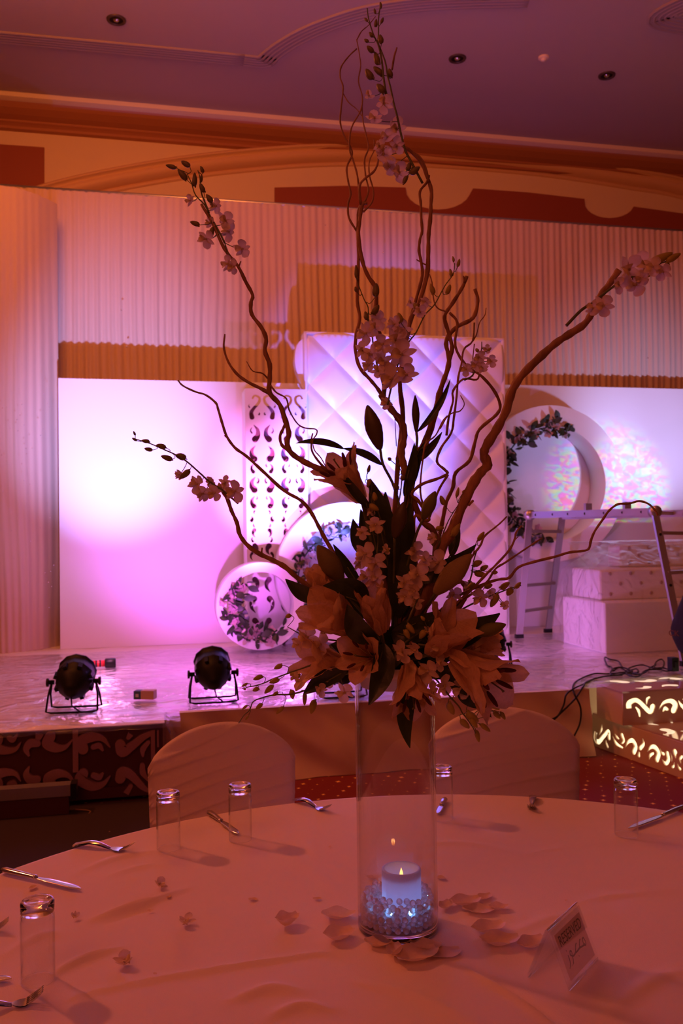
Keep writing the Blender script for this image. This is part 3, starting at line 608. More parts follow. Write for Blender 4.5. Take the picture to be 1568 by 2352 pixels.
# ------------------------------------------------------------------ stage lights (cans)
def can(i, lab, tilt=.5, yaw=0.0, detail=True):
    px, py, d = PAR[i]; base = FL([170, 490, 785, 1128][i], [1632, 1610, 1598, 1532][i], ZS+.016); base.z = ZS+.016
    t = thing('stage_light', base, lab, 'stage light', 'black stage light cans')
    T = Matrix.Translation(base) @ Matrix.Rotation(yaw, 4, 'Z'); c = T @ Matrix.Translation((0, 0, .175)) @ Matrix.Rotation(-(PI/2-tilt), 4, 'X')
    MB().lathe([(1e-4, -.125), (.03, -.124), (.045, -.11), (.06, -.085), (.09, -.055), (.108, -.01), (.112, .03), (.116, .035), (.116, .05), (.112, .052), (.112, .12), (.118, .125), (.118, .135), (.105, .135), (.1, .115)], 12, c).build('housing', BLACK, t)
    lens = MB().lathe([(1e-4, .114), (.1, .114)], 24, c).build('lens', mat('led_lens', (.8, .6, .9), .2) if 'led_lens' not in bpy.data.materials else bpy.data.materials['led_lens'], t)
    for k in range(8):
        an = 2*PI*(k+.5)/8; MB().box(.104, .122, -.012, .012, -.02, .03, c @ Matrix.Rotation(an, 4, 'Z')).build('cooling_fin', BLACK, t)
    for sy, rake in ((-1, .06), (1, -.05)):
        pts = [(-.13, 0, .175), (-.145, rake*.6, .1), (-.15, rake*1.5, .012), (-.12, rake*1.6, .005), (.12, rake*1.6, .005), (.15, rake*1.5, .012), (.145, rake*.6, .1), (.13, 0, .175)]
        MB().tube([T @ Vector(p) for p in pts], .0065, 6).build('yoke', BLACK, t)
    for s in (-1, 1):
        Mk = T @ Matrix.Translation((s*.115, 0, .175)) @ Matrix.Rotation(s*PI/2, 4, 'Y'); MB().lathe([(1e-4, 0), (.014, 0), (.014, .03), (.026, .032), (.026, .045), (1e-4, .046)], 10, Mk).build('knob', BLACKP, t)
    MB().tube([T @ Vector(p) for p in ((0, -.09, .10), (.01, -.12, .05), (.06, -.10, .006), (.14, -.02, .004))], .005, 6).build('power_lead', BLACKP, t)
can(0, 'black stage light can on the film at far left, with a torch beside it', .35, -.1)
can(1, 'black stage light can in front of the small ring')
can(2, 'black stage light can mostly hidden behind the left of the bouquet')
can(3, 'black stage light can mostly hidden behind the right of the bouquet', .4, -.3)
# torch
p0, p1 = FL(190, 1532, ZS+.03), FL(266, 1528, ZS+.03)
for p in (p0, p1): p.z = ZS+.05
t = thing('flashlight', (p0+p1)/2-Vector((0, 0, .05)), 'red and black torch lying on the stage behind the leftmost can', 'torch'); q = lambda s: p0.lerp(p1, s)
MB().tube([q(0), q(.3)], .02, 12).build('tail', BLACKP, t); MB().tube([q(.3), q(.66)], .026, 12).build('grip', mat('red_plastic', (.6, .03, .04), .4), t)
MB().tube([q(.66), q(.68), q(.97), q(1)], [.026, .038, .04, .036], 12).build('head', BLACKP, t)
for s in (.38, .5): MB().tube([q(s), q(s+.05)], .0275, 12).build('band', BLACKP, t)
# small box
c = FL(334, 1609, ZS+.012); t = thing('small_carton', c, 'small blue-ended cardboard box on the stage between the two left cans', 'box'); Mb = Matrix.Translation(c+Vector((0, 0, .012))) @ Matrix.Rotation(-.35, 4, 'Z')
MB().box(-.02, .065, -.03, .03, 0, .055, Mb).build('sleeve', mat('pinkish_card', (.5, .33, .3), .7), t); MB().box(-.068, -.0205, -.03, .03, 0, .053, Mb).build('end_flap', mat('blue_card', (.03, .08, .16), .6), t)
MB().box(-.055, -.035, -.032, -.03, .015, .035, Mb).build('printed_mark', mat('white_print', (.5, .55, .6), .6), t)
# bit of tape on the stage
c = FL(1195, 1555, ZS+.016); tag(MB().grid(lambda a_, b: (c.x-.055+.11*a_, c.y-.02+.04*b+.01*math.sin(a_*7), c.z+.002+.006*math.sin(a_*9)), 8, 3).build('tape_scrap', BLACKP), 'scrap of black tape on the stage right of the bouquet', 'tape')
# cables
def cable(lab, pts, r=.006, z=.018, nm='power_cable'):
    P3 = [FL(x, y, ZS+z) if s == 0 else P(x, y, s) for x, y, s in pts]; return tag(MB().tube(spl(P3, 8), r, 6).build(nm, BLACKP), lab, 'cable')
z1_ = lambda L_, s=0: [(1368+x*.12755, 1350+y*.12755, s) for x, y in L_]
cable('black cable looping out to the left of the tangle on the stage', z1_([(480, 1440), (400, 1320), (260, 1290), (170, 1250), (160, 1300), (210, 1400), (280, 1430), (310, 1500), (420, 1430), (560, 1500), (720, 1460), (760, 1520), (620, 1540)]))
cable('tangled black cable with big loops beside the crouching person', z1_([(1330, 1480), (1200, 1440), (1060, 1440), (1090, 1330), (1180, 1290), (1230, 1350), (1180, 1450), (1000, 1440), (850, 1390), (700, 1410), (560, 1480), (700, 1560), (880, 1530), (980, 1440), (1080, 1390)]), z=.024)
cable('black cable lying lowest in the tangle in front of the plinth', z1_([(1390, 1490), (1250, 1500), (1150, 1470), (900, 1490), (780, 1590), (640, 1590), (540, 1540), (640, 1500), (500, 1440), (330, 1450), (260, 1550), (400, 1570), (600, 1530), (800, 1560)]), z=.03)
c8 = lambda L_, s: [(1100+x*.2985, 1100+y*.2985, s) for x, y in L_]
def drop(lab, on, off):
    P3 = [FL(x, y, ZS+.02) for x, y, _ in c8(on, 0)] + [GY(x, y, YF-.09) for x, y, _ in c8(off, 0)]; return tag(MB().tube(spl(P3, 8), .006, 6).build('power_cable', BLACKP), lab, 'cable')
drop('black cable from the tangle running left over the stage edge and down in a bow', [(1180, 1480), (1000, 1500), (880, 1500), (760, 1550), (720, 1600)], [(735, 1660), (780, 1760), (775, 1880), (720, 2000), (700, 2060)])
drop('black cable crossing down the skirt towards the right chair', [(1100, 1510), (960, 1520), (830, 1560), (800, 1600)], [(740, 1690), (640, 1790), (580, 1840), (510, 1860)])
drop('short black cable hanging in a loop over the stage edge', [(900, 1530), (800, 1580), (735, 1610)], [(670, 1660), (650, 1740), (600, 1830), (540, 1870)])
c = FL(1545, 1541, ZS+.02); t = thing('power_adapter', c, 'black power adapter block next to the crouching person', 'adapter'); MB().box(-.025, .03, -.03, .03, 0, .1, Matrix.Translation(c)).build('body', BLACKP, t); MB().box(-.01, .014, -.045, -.03, .03, .07, Matrix.Translation(c)).build('socket', BLACKP, t)
# ------------------------------------------------------------------ person at the right edge
def skin_mesh(name, joints, edges, mt, parent, sub=2, root=0):
    me = bpy.data.meshes.new(name); me.from_pydata([j[0] for j in joints], edges, []); me.materials.append(mt); o = obj(name, me, parent)
    sk = o.modifiers.new('skin', 'SKIN'); sk.use_smooth_shade = True
    for i, j in enumerate(joints):
        d = me.skin_vertices[0].data[i]; r = j[1]; d.radius = (r, r) if not hasattr(r, '__len__') else r
        d.use_root = (i == root)
    s = o.modifiers.new('sub', 'SUBSURF'); s.levels = sub; s.render_levels = sub
    return o
pb = P(1578, 1468, 6.25); Fd = CD(1, 0, .25).normalized(); Fd.z = 0; Fd.normalize(); Sd = Vector((0, 0, 1)).cross(Fd)
def J(f_, s_, z_, r): return (pb + Fd*f_ + Sd*s_ + Vector((0, 0, z_)), r)
zf = ZS+.02-pb.z
t = thing('person', pb+Fd*.1+Vector((0, 0, ZS-pb.z)), 'crouching person in black clothes cut off by the right edge of the picture', 'person')
j = [J(0, 0, 0, (.165, .15)), J(.05, 0, .13, (.15, .13)), J(.15, 0, .30, (.165, .14)), J(.27, 0, .44, (.15, .12)), J(.33, 0, .5, .06),
     J(.05, .10, -.03, .105), J(.40, .17, .10, .07), J(.16, .14, zf+.10, .045), J(.05, -.10, -.03, .105), J(.40, -.17, .10, .07), J(.16, -.14, zf+.10, .045),
     J(.28, .19, .42, .065), J(.42, .23, .18, .045), J(.62, .14, .02, .032), J(.28, -.19, .42, .065), J(.42, -.23, .18, .045), J(.62, -.14, .02, .032)]
skin_mesh('body', j, [(0, 1), (1, 2), (2, 3), (3, 4), (0, 5), (5, 6), (6, 7), (0, 8), (8, 9), (9, 10), (3, 11), (11, 12), (12, 13), (3, 14), (14, 15), (15, 16)], CLOTHK, t)
for s in (-1, 1):
    MB().lathe([(1e-4, -.13), (.04, -.12), (.048, -.04), (.042, .05), (.05, .10), (.035, .15), (1e-4, .16)], 12, FR(J(.24, s*.14, zf+.035, 0)[0], Sd, (0, 0, 1)) @ Matrix.Diagonal((1, .8, -1, 1))).build('shoe', BLACKP, t)
    hp = J(.62, s*.14, .02, 0)[0]; dn = (Fd*.75+Vector((0, 0, -.65))).normalized(); sp = Sd
    js = [(hp, .026), (hp+dn*.05, (.040, .016)), (hp+dn*.085, (.042, .014))]; ed = [(0, 1), (1, 2)]
    h_ = skin_mesh('hand', js, ed, SKIN, t, 1)
    for k, (o_, ln) in enumerate(((-.03, .062), (-.01, .075), (.01, .07), (.03, .055))):
        b0 = hp+dn*.08+sp*o_; b1 = b0+dn*ln*.5; b2 = b1+(dn+Vector((0, 0, -.5))).normalized()*ln*.5; MB().tube([b0, b1, b2], [.009, .008, .006], 8).build('finger', SKIN, h_)
    b0 = hp+dn*.03-sp*s*.03; MB().tube([b0, b0+dn*.03-sp*s*.025, b0+dn*.06-sp*s*.03], [.011, .010, .007], 8).build('thumb', SKIN, h_)
hc = J(.40, 0, .64, 0)[0]; hm = FR(hc, Sd, (0, 0, 1)); hm = Matrix((Fd, Sd, Vector((0, 0, 1)))).transposed().to_4x4(); hm.translation = hc
hd_ = MB(); hd_.ball((0, 0, .02), .1, 16, 12, (1, .8, 1.15)); hd_.ball((.05, 0, -.06), .055, 12, 8, (1, .85, .9)); hd_.add([(.095, -.014, -.02), (.095, .014, -.02), (.125, 0, -.022), (.1, 0, .025)], [(0, 1, 2), (0, 2, 3), (1, 3, 2)]); hd_.ball((0, .082, 0), .025, 8, 6, (.6, .35, 1)); hd_.ball((0, -.082, 0), .025, 8, 6, (.6, .35, 1)); hd_.tube([(-.02, 0, -.05), (-.08, 0, -.15)], [.05, .055], 12)
head = obj('head', hd_.mesh('head', SKIN), t, hm)
obj('hair', MB().ball((-.015, 0, .045), .106, 16, 10, (1, .83, 1.08)).mesh('hair', BLACKP), head, hm)
for s in (-1, 1): obj('eye', MB().ball((.085, s*.03, .015), .012, 8, 6).mesh('eye', bpy.data.materials['white_print']), head, hm)
obj('mouth', MB().ball((.1, 0, -.065), .02, 8, 6, (.4, 1, .3)).mesh('mouth', mat('lips', (.4, .12, .1), .5)), head, hm)
def text(name, s, size, mt, parent, Mw, ext=.0006, sx=1, bold=0):
    cu = bpy.data.curves.new(name, 'FONT'); cu.body = s; cu.size = size; cu.extrude = ext; cu.align_x = 'CENTER'; cu.align_y = 'CENTER'; cu.offset = bold
    tmp = bpy.data.objects.new('tmp', cu); COL.objects.link(tmp); me = bpy.data.meshes.new_from_object(tmp.evaluated_get(bpy.context.evaluated_depsgraph_get())); bpy.data.objects.remove(tmp); me.materials.clear(); me.materials.append(mt)
    me.transform(Matrix.Diagonal((sx, 1, 1, 1))); return obj(name, me, parent, Mw)
text('belt_lettering', 'CK', .055, mat('red_print', (.13, .035, .02), .6), t, FR(P(1547, 1455, 6.03), CD(1, -.05, -.9), (0, 0, 1)), .002)

# ------------------------------------------------------------------ chairs
def chair(lab, L_, R_, zsh, ztop, seed):
    """L_, R_: shoulder points in camera-ground coords"""
    a_, b = CL(*L_, 0), CL(*R_, 0); mid = (a_+b)/2; wd = (b-a_).length/2; ax = (b-a_).normalized(); n = Vector((0, 0, 1)).cross(ax)   # n points away from the camera side
    M = Matrix((ax, n, Vector((0, 0, 1)))).transposed().to_4x4(); M.translation = mid
    t = thing('banquet_chair', mid, lab, 'chair', 'covered banquet chairs beyond the table', M); rr = random.Random(seed)
    folds = [(.45+.052*i+rr.uniform(-.012, .012), .002+.085*(i/9)**1.3+rr.uniform(-.008, .008), rr.uniform(.007, .016)) for i in range(10)]
    def top(u): return zsh + (ztop-zsh)*max(0, 1-abs(u)**2.1)**.72
    def surf(u, v, side):
        x = (u*2-1); z = .42+v*(top(x)-.42); hw = wd*(1-.05*(1-v)); d = .028*(max(0, 1-abs(x)**8))**.5*(max(0, 1-v**14))**.5
        h = 0
        for zf_, sl, am in folds:
            zz = zf_ + sl*x + .006*math.sin(x*2.6+zf_*19); q = (z-zz)/.0062; h += am*math.exp(-abs(q)**1.2)*(.45+.55*max(0, -x)+.3*max(0, x-.5))
        return (x*hw, side*(d+(h if side < 0 else 0)), z)
    mb = MB(); mb.grid(lambda u, v: surf(u, v, -1), 50, 150); mb.grid(lambda u, v: surf(1-u, v, 1), 24, 20)
    obj('backrest_cover', mb.mesh('backrest_cover', CHAIRC, True), t, M)
    mb = MB(); W2 = wd*.95
    ring_ = lambda z, e: [(-W2-e, .02, z), (W2+e, .02, z), (W2+e, -.42-e, z), (-W2-e, -.42-e, z)]
    vs = ring_(.0, .03)+ring_(.43, .0)+ring_(.46, -.02); mb.add(vs, [(i, (i+1) % 4, 4+(i+1) % 4, 4+i) for i in range(4)]+[(4+i, 4+(i+1) % 4, 8+(i+1) % 4, 8+i) for i in range(4)]+[(8, 9, 10, 11)], False)
    obj('seat_cover', mb.mesh('seat_cover', CHAIRC), t, M); return t
chair('pale fabric-covered chair with stretched folds, left of the vase', (-.60, 2.66), (-.158, 2.79), .815, .938, 3)
chair('pale fabric-covered chair with stretched folds, right of the vase', (.275, 2.88), (.762, 2.84), .822, .945, 11)

# ------------------------------------------------------------------ table
TC = Vector((.520, 1.230, 0)); TR = 1.262; ZT = .75
t = thing('round_table', TC, 'large round banquet table in the foreground under a pale cloth', 'table'); Mt = Matrix.Translation(TC)
MB().lathe([(1e-4, ZT-.016), (TR-.03, ZT-.016), (TR-.022, ZT-.026), (TR-.03, ZT-.04), (1e-4, ZT-.04)], 64, Mt).build('tabletop', bpy.data.materials['raw_wood'], t)
for k in range(4): an = PI/4+k*PI/2; MB().tube([TC+Vector((.7*math.cos(an), .7*math.sin(an), ZT-.03)), TC+Vector((.75*math.cos(an), .75*math.sin(an), 0))], .018, 8).build('leg', ALU, t)
def tp(x, y): v = FL(x, y, ZT); return Vector((v.x, v.y))
creases = []
for pl, h_, w_ in [([(210, 2112), (300, 2082), (345, 2072), (425, 2040)], .006, .009), ([(240, 2120), (345, 2088), (395, 2105)], -.003, .01), ([(125, 2235), (200, 2200), (280, 2178)], .005, .009),
                   ([(80, 2312), (350, 2250), (700, 2195), (760, 2190)], .0028, .006), ([(590, 1846), (700, 1930), (840, 2040)], .003, .0045), ([(606, 1846), (716, 1928), (850, 2028)], -.0022, .006), ([(1050, 2215), (1180, 2290), (1290, 2370)], .004, .006), ([(1085, 2225), (1215, 2300), (1330, 2380)], -.003, .008),
                   ([(1200, 1966), (1300, 1945), (1480, 1925)], .0018, .005), ([(1330, 2070), (1430, 2056), (1600, 2036)], .0022, .005), ([(530, 2300), (620, 2270), (700, 2282)], .004, .012), ([(620, 2335), (690, 2310), (760, 2320)], .004, .01), ([(185, 2000), (290, 1965), (390, 1955)], .003, .012),
                   ([(460, 1900), (560, 1890), (640, 1900)], .002, .01), ([(255, 2010), (330, 1990), (400, 1995)], .0025, .01), ([(1150, 2150), (1260, 2110), (1350, 2100)], .002, .012), ([(380, 2130), (400, 2170), (410, 2220)], .0025, .014), ([(900, 1950), (1050, 1935), (1200, 1960)], .0015, .012), ([(640, 1960), (730, 2010), (800, 2080)], .002, .01),
                   ([(20, 2190), (90, 2150), (150, 2145)], .003, .012), ([(1400, 2330), (1480, 2260), (1568, 2230)], .003, .015), ([(820, 2250), (960, 2290), (1100, 2352)], .0025, .015)]:
    creases.append((spl([Vector((*tp(*p), 0)) for p in pl], 5), h_, w_))
def tz(x, y):
    h = .0012*noise.noise(Vector((x*5, y*5, 0)))+.0006*noise.noise(Vector((x*17, y*17, 2)))
    for c, hh, w_ in creases:
        best = 9; bs = 0
        for i in range(len(c)-1):
            ax, ay, bx_, by = c[i].x, c[i].y, c[i+1].x, c[i+1].y; dx, dy = bx_-ax, by-ay; L2 = dx*dx+dy*dy; s = max(0, min(1, ((x-ax)*dx+(y-ay)*dy)/L2)) if L2 > 0 else 0
            d = (x-ax-s*dx)**2+(y-ay-s*dy)**2
            if d < best: best = d; bs = (i+s)/(len(c)-1)
        if best < (3*w_)**2: h += 1.9*hh*math.exp(-best/(w_*w_))*math.sin(PI*min(.97, max(.03, bs)))**.5
    return h
mb = MB(); nr, na = 150, 300; vs = []
for i in range(nr+1):
    r_ = TR*(i/nr)
    for k in range(na):
        an = 2*PI*k/na; x, y = TC.x+r_*math.cos(an), TC.y+r_*math.sin(an); vs.append((x, y, ZT+(tz(x, y) if i < nr else 0)))
fs = [(i*na+k, (i+1)*na+k, (i+1)*na+(k+1) % na, i*na+(k+1) % na) for i in range(nr) for k in range(na)]
base = len(vs); nd = 12
for i in range(1, nd+1):
    s = i/nd
    for k in range(na):
        an = 2*PI*k/na; e = TR+.006*min(1, i)+.05*s*(.3+.7*(.5+.5*math.sin(an*17+.6*math.sin(an*5))))*s; vs.append((TC.x+e*math.cos(an), TC.y+e*math.sin(an), ZT-.008-.22*s))
fs += [((nr+i)*na+k, (nr+i+1)*na+k, (nr+i+1)*na+(k+1) % na, (nr+i)*na+(k+1) % na) for i in range(nd) for k in range(na)]
mb.add(vs, fs); tag(mb.build('tablecloth', CLOTH, None, None, True), 'pale creased tablecloth over the large round foreground table', 'tablecloth')

# ------------------------------------------------------------------ drinking glasses, upside down
GW = thin_glass('tumbler_wall', .975, .02, 0, f0=.02, edge=.45); TG = real_glass('tumbler_glass', (.97, .96, .97), 0, 1.45)
GB_ = real_glass('tumbler_base_glass', (.97, .95, .97))
RIMG = thin_glass('glass_rim', .9, .02, .12)
g0 = thing('tumbler', (0, 0, 0), 'x', 'glass', 'upturned tumblers on the table'); HG = .14
MB().lathe([(.0292, .0012), (.0292, .108), (.0286, .114), (.0272, .118)], 48).build('wall', GW, g0)
MB().lathe([(.0278, .0012), (.0278, .106), (.027, .111), (.022, .1155), (1e-4, .116)], 48).build('inner_wall', GW, g0)
MB().lathe([(0, .1185), (.024, .1185), (.0275, .119), (.0286, .121), (.0282, .1235), (.0288, .126), (.0288, .136), (.0268, .1395), (.021, .14), (.019, .1375), (0, .137)], 48).build('base', GB_, g0, None, True)
MB().lathe([(.0278, .0014), (.0278, .0004), (.0292, .0004), (.0292, .0014)], 40).build('rim', RIMG, g0)
gl = [((87, 2252), 'upturned clear tumbler nearest the camera at the lower left', 1.0), ((387, 1949), 'upturned clear tumbler in front of the left edge of the left chair', 1.0), ((552, 1928), 'upturned clear tumbler standing over a dark knife tip', 1.0),
      ((1016, 1880), 'upturned clear tumbler partly behind the right side of the vase', 1.0), ((1438, 1917), 'upturned clear tumbler at right beside a knife, against the red carpet', 1.0)]
for i, (q, lab, s) in enumerate(gl):
    c = FL(*q, ZT+.0015); o = g0 if i == 0 else copy_tree(g0, Matrix.Translation(c))
    if i == 0:
        for ch in o.children: W[ch] = Matrix.Translation(c)
        o.matrix_basis = Matrix.Translation(c); W[o] = Matrix.Translation(c)
    o['label'] = lab

# ------------------------------------------------------------------ cutlery
def cut_frame(a_, b, lift=0):
    p, q = FL(*a_, ZT+.003), FL(*b, ZT+.003); ax = (q-p); L_ = ax.length; ax.normalize(); s = Vector((0, 0, 1)).cross(ax).normalized(); M = Matrix((ax, s, ax.cross(s))).transposed().to_4x4(); M.translation = p; return M, L_
def fork(a_, b, lab, face=1):
    """a_ = handle end, b = tine tips (pixels on the cloth)"""
    M, L_ = cut_frame(a_, b); t = thing('fork', M.translation, lab, 'fork', 'forks laid round the table', M)
    hl = L_*.62; zc = lambda s: .002+.004*math.sin(PI*min(1, s))+(.012*(s-.55)/.12 if s > .55 else 0)*0
    mb = MB()
    def hf(u, v):
        s = u; w_ = .0105*(1-s)**.7+.0035; x = s*hl; z = .003+.0022*math.sin(v*PI)+.010*math.sin(PI*s)**1.2; return (x, (v-.5)*2*w_, z)
    mb.grid(hf, 20, 6); mb.grid(lambda u, v: (hf(u, 1-v)[0], hf(u, 1-v)[1], hf(u, 1-v)[2]-.003), 20, 6); obj('handle', mb.mesh('handle', STEEL), t, M)
    mb = MB(); bl = L_-hl
    def zf2(x): s = (x-hl)/bl; return .003-.0015*math.sin(PI*min(1, s*1.6))+.022*max(0, s-.42)**1.6*1.8
    def bf(u, v): x = hl+bl*.5*u; w_ = .0035+.009*math.sin(PI/2*min(1, u*1.5)); return (x, (v-.5)*2*w_, zf2(x)+.0012)
    mb.grid(bf, 10, 6); mb.grid(lambda u, v: (bf(u, 1-v)[0], bf(u, 1-v)[1], bf(u, 1-v)[2]-.0016), 10, 6); obj('head', mb.mesh('head', STEEL), t, M)
    for k in range(4):
        yy = (k-1.5)*.0062; mb = MB(); mb.tube([(hl+bl*(.48+.52*i/6), yy, zf2(hl+bl*(.48+.52*i/6))+.001) for i in range(7)], [.0022]*5+[.0016, .0008], 6); obj('tine', mb.mesh('tine', STEEL), t, M)
    return t
def knife(a_, b, lab, sep=.45):
    M, L_ = cut_frame(a_, b); t = thing('table_knife', M.translation, lab, 'knife', 'knives laid round the table', M); hl = L_*sep
    mb = MB(); mb.lathe([(1e-4, 0), (.006, .002), (.0092, .012), (.0085, hl*.5), (.0065, hl*.92), (.0075, hl*.96), (.005, hl), (1e-4, hl)], 14, Matrix.Rotation(PI/2, 4, 'Y') @ Matrix.Diagonal((.62, 1, 1, 1)))
    me = mb.mesh('handle', STEEL); me.transform(Matrix.Translation((0, 0, .006))); obj('handle', me, t, M)
    bl = L_-hl; mb = MB()
    def bf(u, v, z): x = hl-.004+(bl+.004)*u; wu = .0045+.0055*min(1, u*4); yl = -wu*(1-max(0, u-.8)/.2*.9)*.8; yh = wu*(1-max(0, (u-.72)/.28)**2.2); return (x, yl+(yh-yl)*v, z+.003)
    mb.grid(lambda u, v: bf(u, v, .0022), 20, 4); mb.grid(lambda u, v: bf(u, 1-v, .0), 20, 4); ol = [bf(i/20, 0, 0) for i in range(21)]+[bf(i/20, 1, 0) for i in range(20, -1, -1)]
    mb.add([p for p in ol]+[(p[0], p[1], p[2]+.0022) for p in ol], [(i, (i+1) % 42, 42+(i+1) % 42, 42+i) for i in range(42)], False); obj('blade', mb.mesh('blade', STEEL, True), t, M)
    return t
fork((173, 1941), (306, 1956), 'fork near the left table edge, tines to the right')
fork((-95, 2330), (100, 2298), 'fork at the bottom left corner, tines pointing up right')
fork((-150, 2160), (20, 2134), 'fork tips just entering at the left edge beside the nearest tumbler')
fork((678, 1838), (756, 1866), 'fork on the far side of the table left of the vase')
fork((1224, 1830), (1219, 1864), 'fork lying end-on in front of the right chair')
knife((4, 2002), (187, 2046), 'knife at the left table edge with its bright blade to the right')
knife((-150, 2262), (27, 2252), 'knife with only its round tip showing at the left edge')
knife((478, 1868), (547, 1919), 'dark knife on the cloth behind the left-centre tumblers')
knife((1022, 1838), (1004, 1872), 'knife seen through the tumbler behind the vase')
knife((1568+6, 1856), (1443, 1906), 'knife at the right table edge beside the rightmost tumbler', .42)

# ------------------------------------------------------------------ reserved sign
ACR = thin_glass('acrylic', .985, .03, .0, .015); CARD = mat('clear_print_card', (.95, .78, .74), .5, trans=.35); INK = mat('black_ink', (.012, .012, .014), .5)
f0, f1 = FL(1307, 2273, ZT+.003), FL(1371, 2201, ZT+.003); b0 = FL(1206, 2251, ZT+.003)
axs = (f1-f0).normalized(); bk = (b0-f0); bk -= axs*bk.dot(axs); Lw = (f1-f0).length; top0 = f0+bk*.5+Vector((0, 0, .090))
t = thing('reserved_sign', (f0+f1+bk)/2 if False else f0+axs*Lw/2+bk*.5, 'small clear acrylic tent sign reading RESERVED in English and Arabic', 'sign')
upf = (top0-f0); lf = upf.length; upf.normalize(); Mf = FR(f0, axs, upf)
o = obj('front_plate', MB().box(0, Lw, 0, lf, -.003, 0).mesh('front_plate', ACR), t, Mf); o.modifiers.new('bevel', 'BEVEL').width = .0012
obj('front_cover', MB().box(0, Lw, .002, lf-.004, .0022, .0036).mesh('front_cover', ACR), t, Mf)
upb = (top0-(f0+bk)); Mb = FR(f0+bk, axs, upb)
o = obj('back_plate', MB().box(0, Lw, 0, lf, 0, .003).mesh('back_plate', ACR), t, Mb); obj('back_cover', MB().box(0, Lw, .002, lf-.004, -.004, -.0026).mesh('back_cover', ACR), t, Mb)
for nm, p, q in (('top_fold', top0, top0+axs*Lw), ('bottom_fold', f0, f0+axs*Lw), ('bottom_fold', f0+bk, f0+bk+axs*Lw)): MB().tube([p, q], .0026, 10).build(nm, ACR, t)
cardo = obj('insert_card', MB().box(.012, Lw-.006, .008, lf-.014, .0004, .0012).mesh('insert_card', CARD), t, Mf)
cx = (Lw+.006)/2
text('lettering', 'RESERVED', .0245, INK, cardo, Mf @ Matrix.Translation((cx, lf*.70, .0017)), .0001, .88, .0)
def stroke(pts, ws): return swoosh(pts, ws, 5)
ar = MB(); ay = lf*.36
strokes = [([(.098, .004), (.094, -.002), (.088, .0), (.088, .008), (.094, .010), (.096, .004)], [.0016]*6), ([(.092, 0), (.084, 0), (.076, .001), (.068, .002)], [.0018]*4), ([(.082, .012), (.077, .011), (.072, .006), (.068, .002)], [.0014, .0018, .0018, .0016]),
           ([(.068, .002), (.058, .001), (.049, .001)], [.0018]*3), ([(.064, .012), (.059, .011), (.054, .006), (.048, .001)], [.0014, .0018, .0018, .0016]), ([(.048, .001), (.040, .0), (.034, .001)], [.0018]*3),
           ([(.034, .001), (.037, .008), (.032, .010), (.029, .005), (.034, .001), (.031, -.007), (.024, -.011)], [.0015, .0016, .0016, .0016, .0017, .0018, .0008]), ([(.021, .008), (.021, .001), (.018, -.007), (.011, -.011)], [.0016, .0018, .0018, .0008]), ([(.020, .015), (.0215, .0155)], [.0014, .0016]), ([(.056, -.007), (.0575, -.0068)], [.0014, .0016])]
for p, w_ in strokes:
    ol = stroke([(x+.012, y) for x, y in p], w_); n = len(ol)
    L2 = spl([Vector((x+.012, y, 0)) for x, y in p], 4); N_ = len(L2); mbv = []
    for i in range(N_):
        tt = (L2[min(i+1, N_-1)]-L2[max(i-1, 0)]).normalized(); nn = Vector((-tt.y, tt.x, 0)); ww = w_[min(len(w_)-1, int(i/(N_-1)*(len(w_)-1)+.5))]*.85; mbv += [L2[i]+nn*ww+Vector((0, ay, .0015)), L2[i]-nn*ww+Vector((0, ay, .0015))]
    ar.add(mbv, [(2*i, 2*i+1, 2*i+3, 2*i+2) for i in range(N_-1)])
obj('arabic_lettering', ar.mesh('arabic_lettering', INK), cardo, Mf)

# ------------------------------------------------------------------ vase
VC = FL(914, 2130, ZT+.001); VR = .0785; ZV = 1.25; D0 = (VC-CAM).dot(_f)+.0
VG = thin_glass('vase_glass', .96, .01, .0, f0=.045, edge=.35); VB = real_glass('vase_base_glass', (.9, .8, .85))
t = thing('cylinder_vase', VC, 'tall clear glass cylinder vase holding the bouquet above a candle', 'vase'); Mv = Matrix.Translation((VC.x, VC.y, 0))
MB().lathe([(VR, ZT+.006), (VR, ZV-.002)], 72, Mv).build('outer_wall', VG, t); MB().lathe([(VR-.004, ZV-.002), (VR-.004, ZT+.016)], 72, Mv).build('inner_wall', VG, t)
MB().lathe([(VR-.004, ZV-.002), (VR-.003, ZV), (VR-.001, ZV), (VR, ZV-.002)], 72, Mv).build('rim', RIMG, t)
MB().lathe([(1e-4, ZT+.0015), (VR-.006, ZT+.0015), (VR, ZT+.006), (VR-.0003, ZT+.014), (VR-.008, ZT+.016), (1e-4, ZT+.016)], 72, Mv).build('thick_base', VB, t)
# candle
c = Vector((P(921, 1990, D0).x, P(921, 1990, D0).y, 0)); c = VC+(c-Vector((VC.x, VC.y, 0))) if False else Vector((c.x, c.y, ZT+.0165))
zc = P(921, 1993, D0).z; t = thing('led_candle', c, 'short white flameless candle glowing inside the base of the vase', 'candle'); Mc = Matrix.Translation((c.x, c.y, 0)); CR = .0385
WAX = mat('candle_shell', (.62, .66, .8), .35, bump=.3, scale=120, trans=.35)
MB().lathe([(1e-4, ZT+.0165), (CR, ZT+.0165), (CR, zc-.002), (CR-.002, zc), (CR-.005, zc), (CR-.006, zc-.002), (CR-.008, zc-.022), (1e-4, zc-.024)], 48, Mc).build('shell', WAX, t)
MB().lathe([(1e-4, zc-.024), (.0022, zc-.022), (.0038, zc-.016), (.003, zc-.009), (1e-4, zc)], 12, Mc @ Matrix.Diagonal((1, .6, 1, 1))).build('flame', mat('led_flame', (1, .5, .15), .4, emis=(1, .32, .07), es=5), t)
lamp('POINT', 'candle_light', Vector((c.x, c.y, zc-.004)), None, (1, .4, .12), .012, shadow_soft_size=.004)
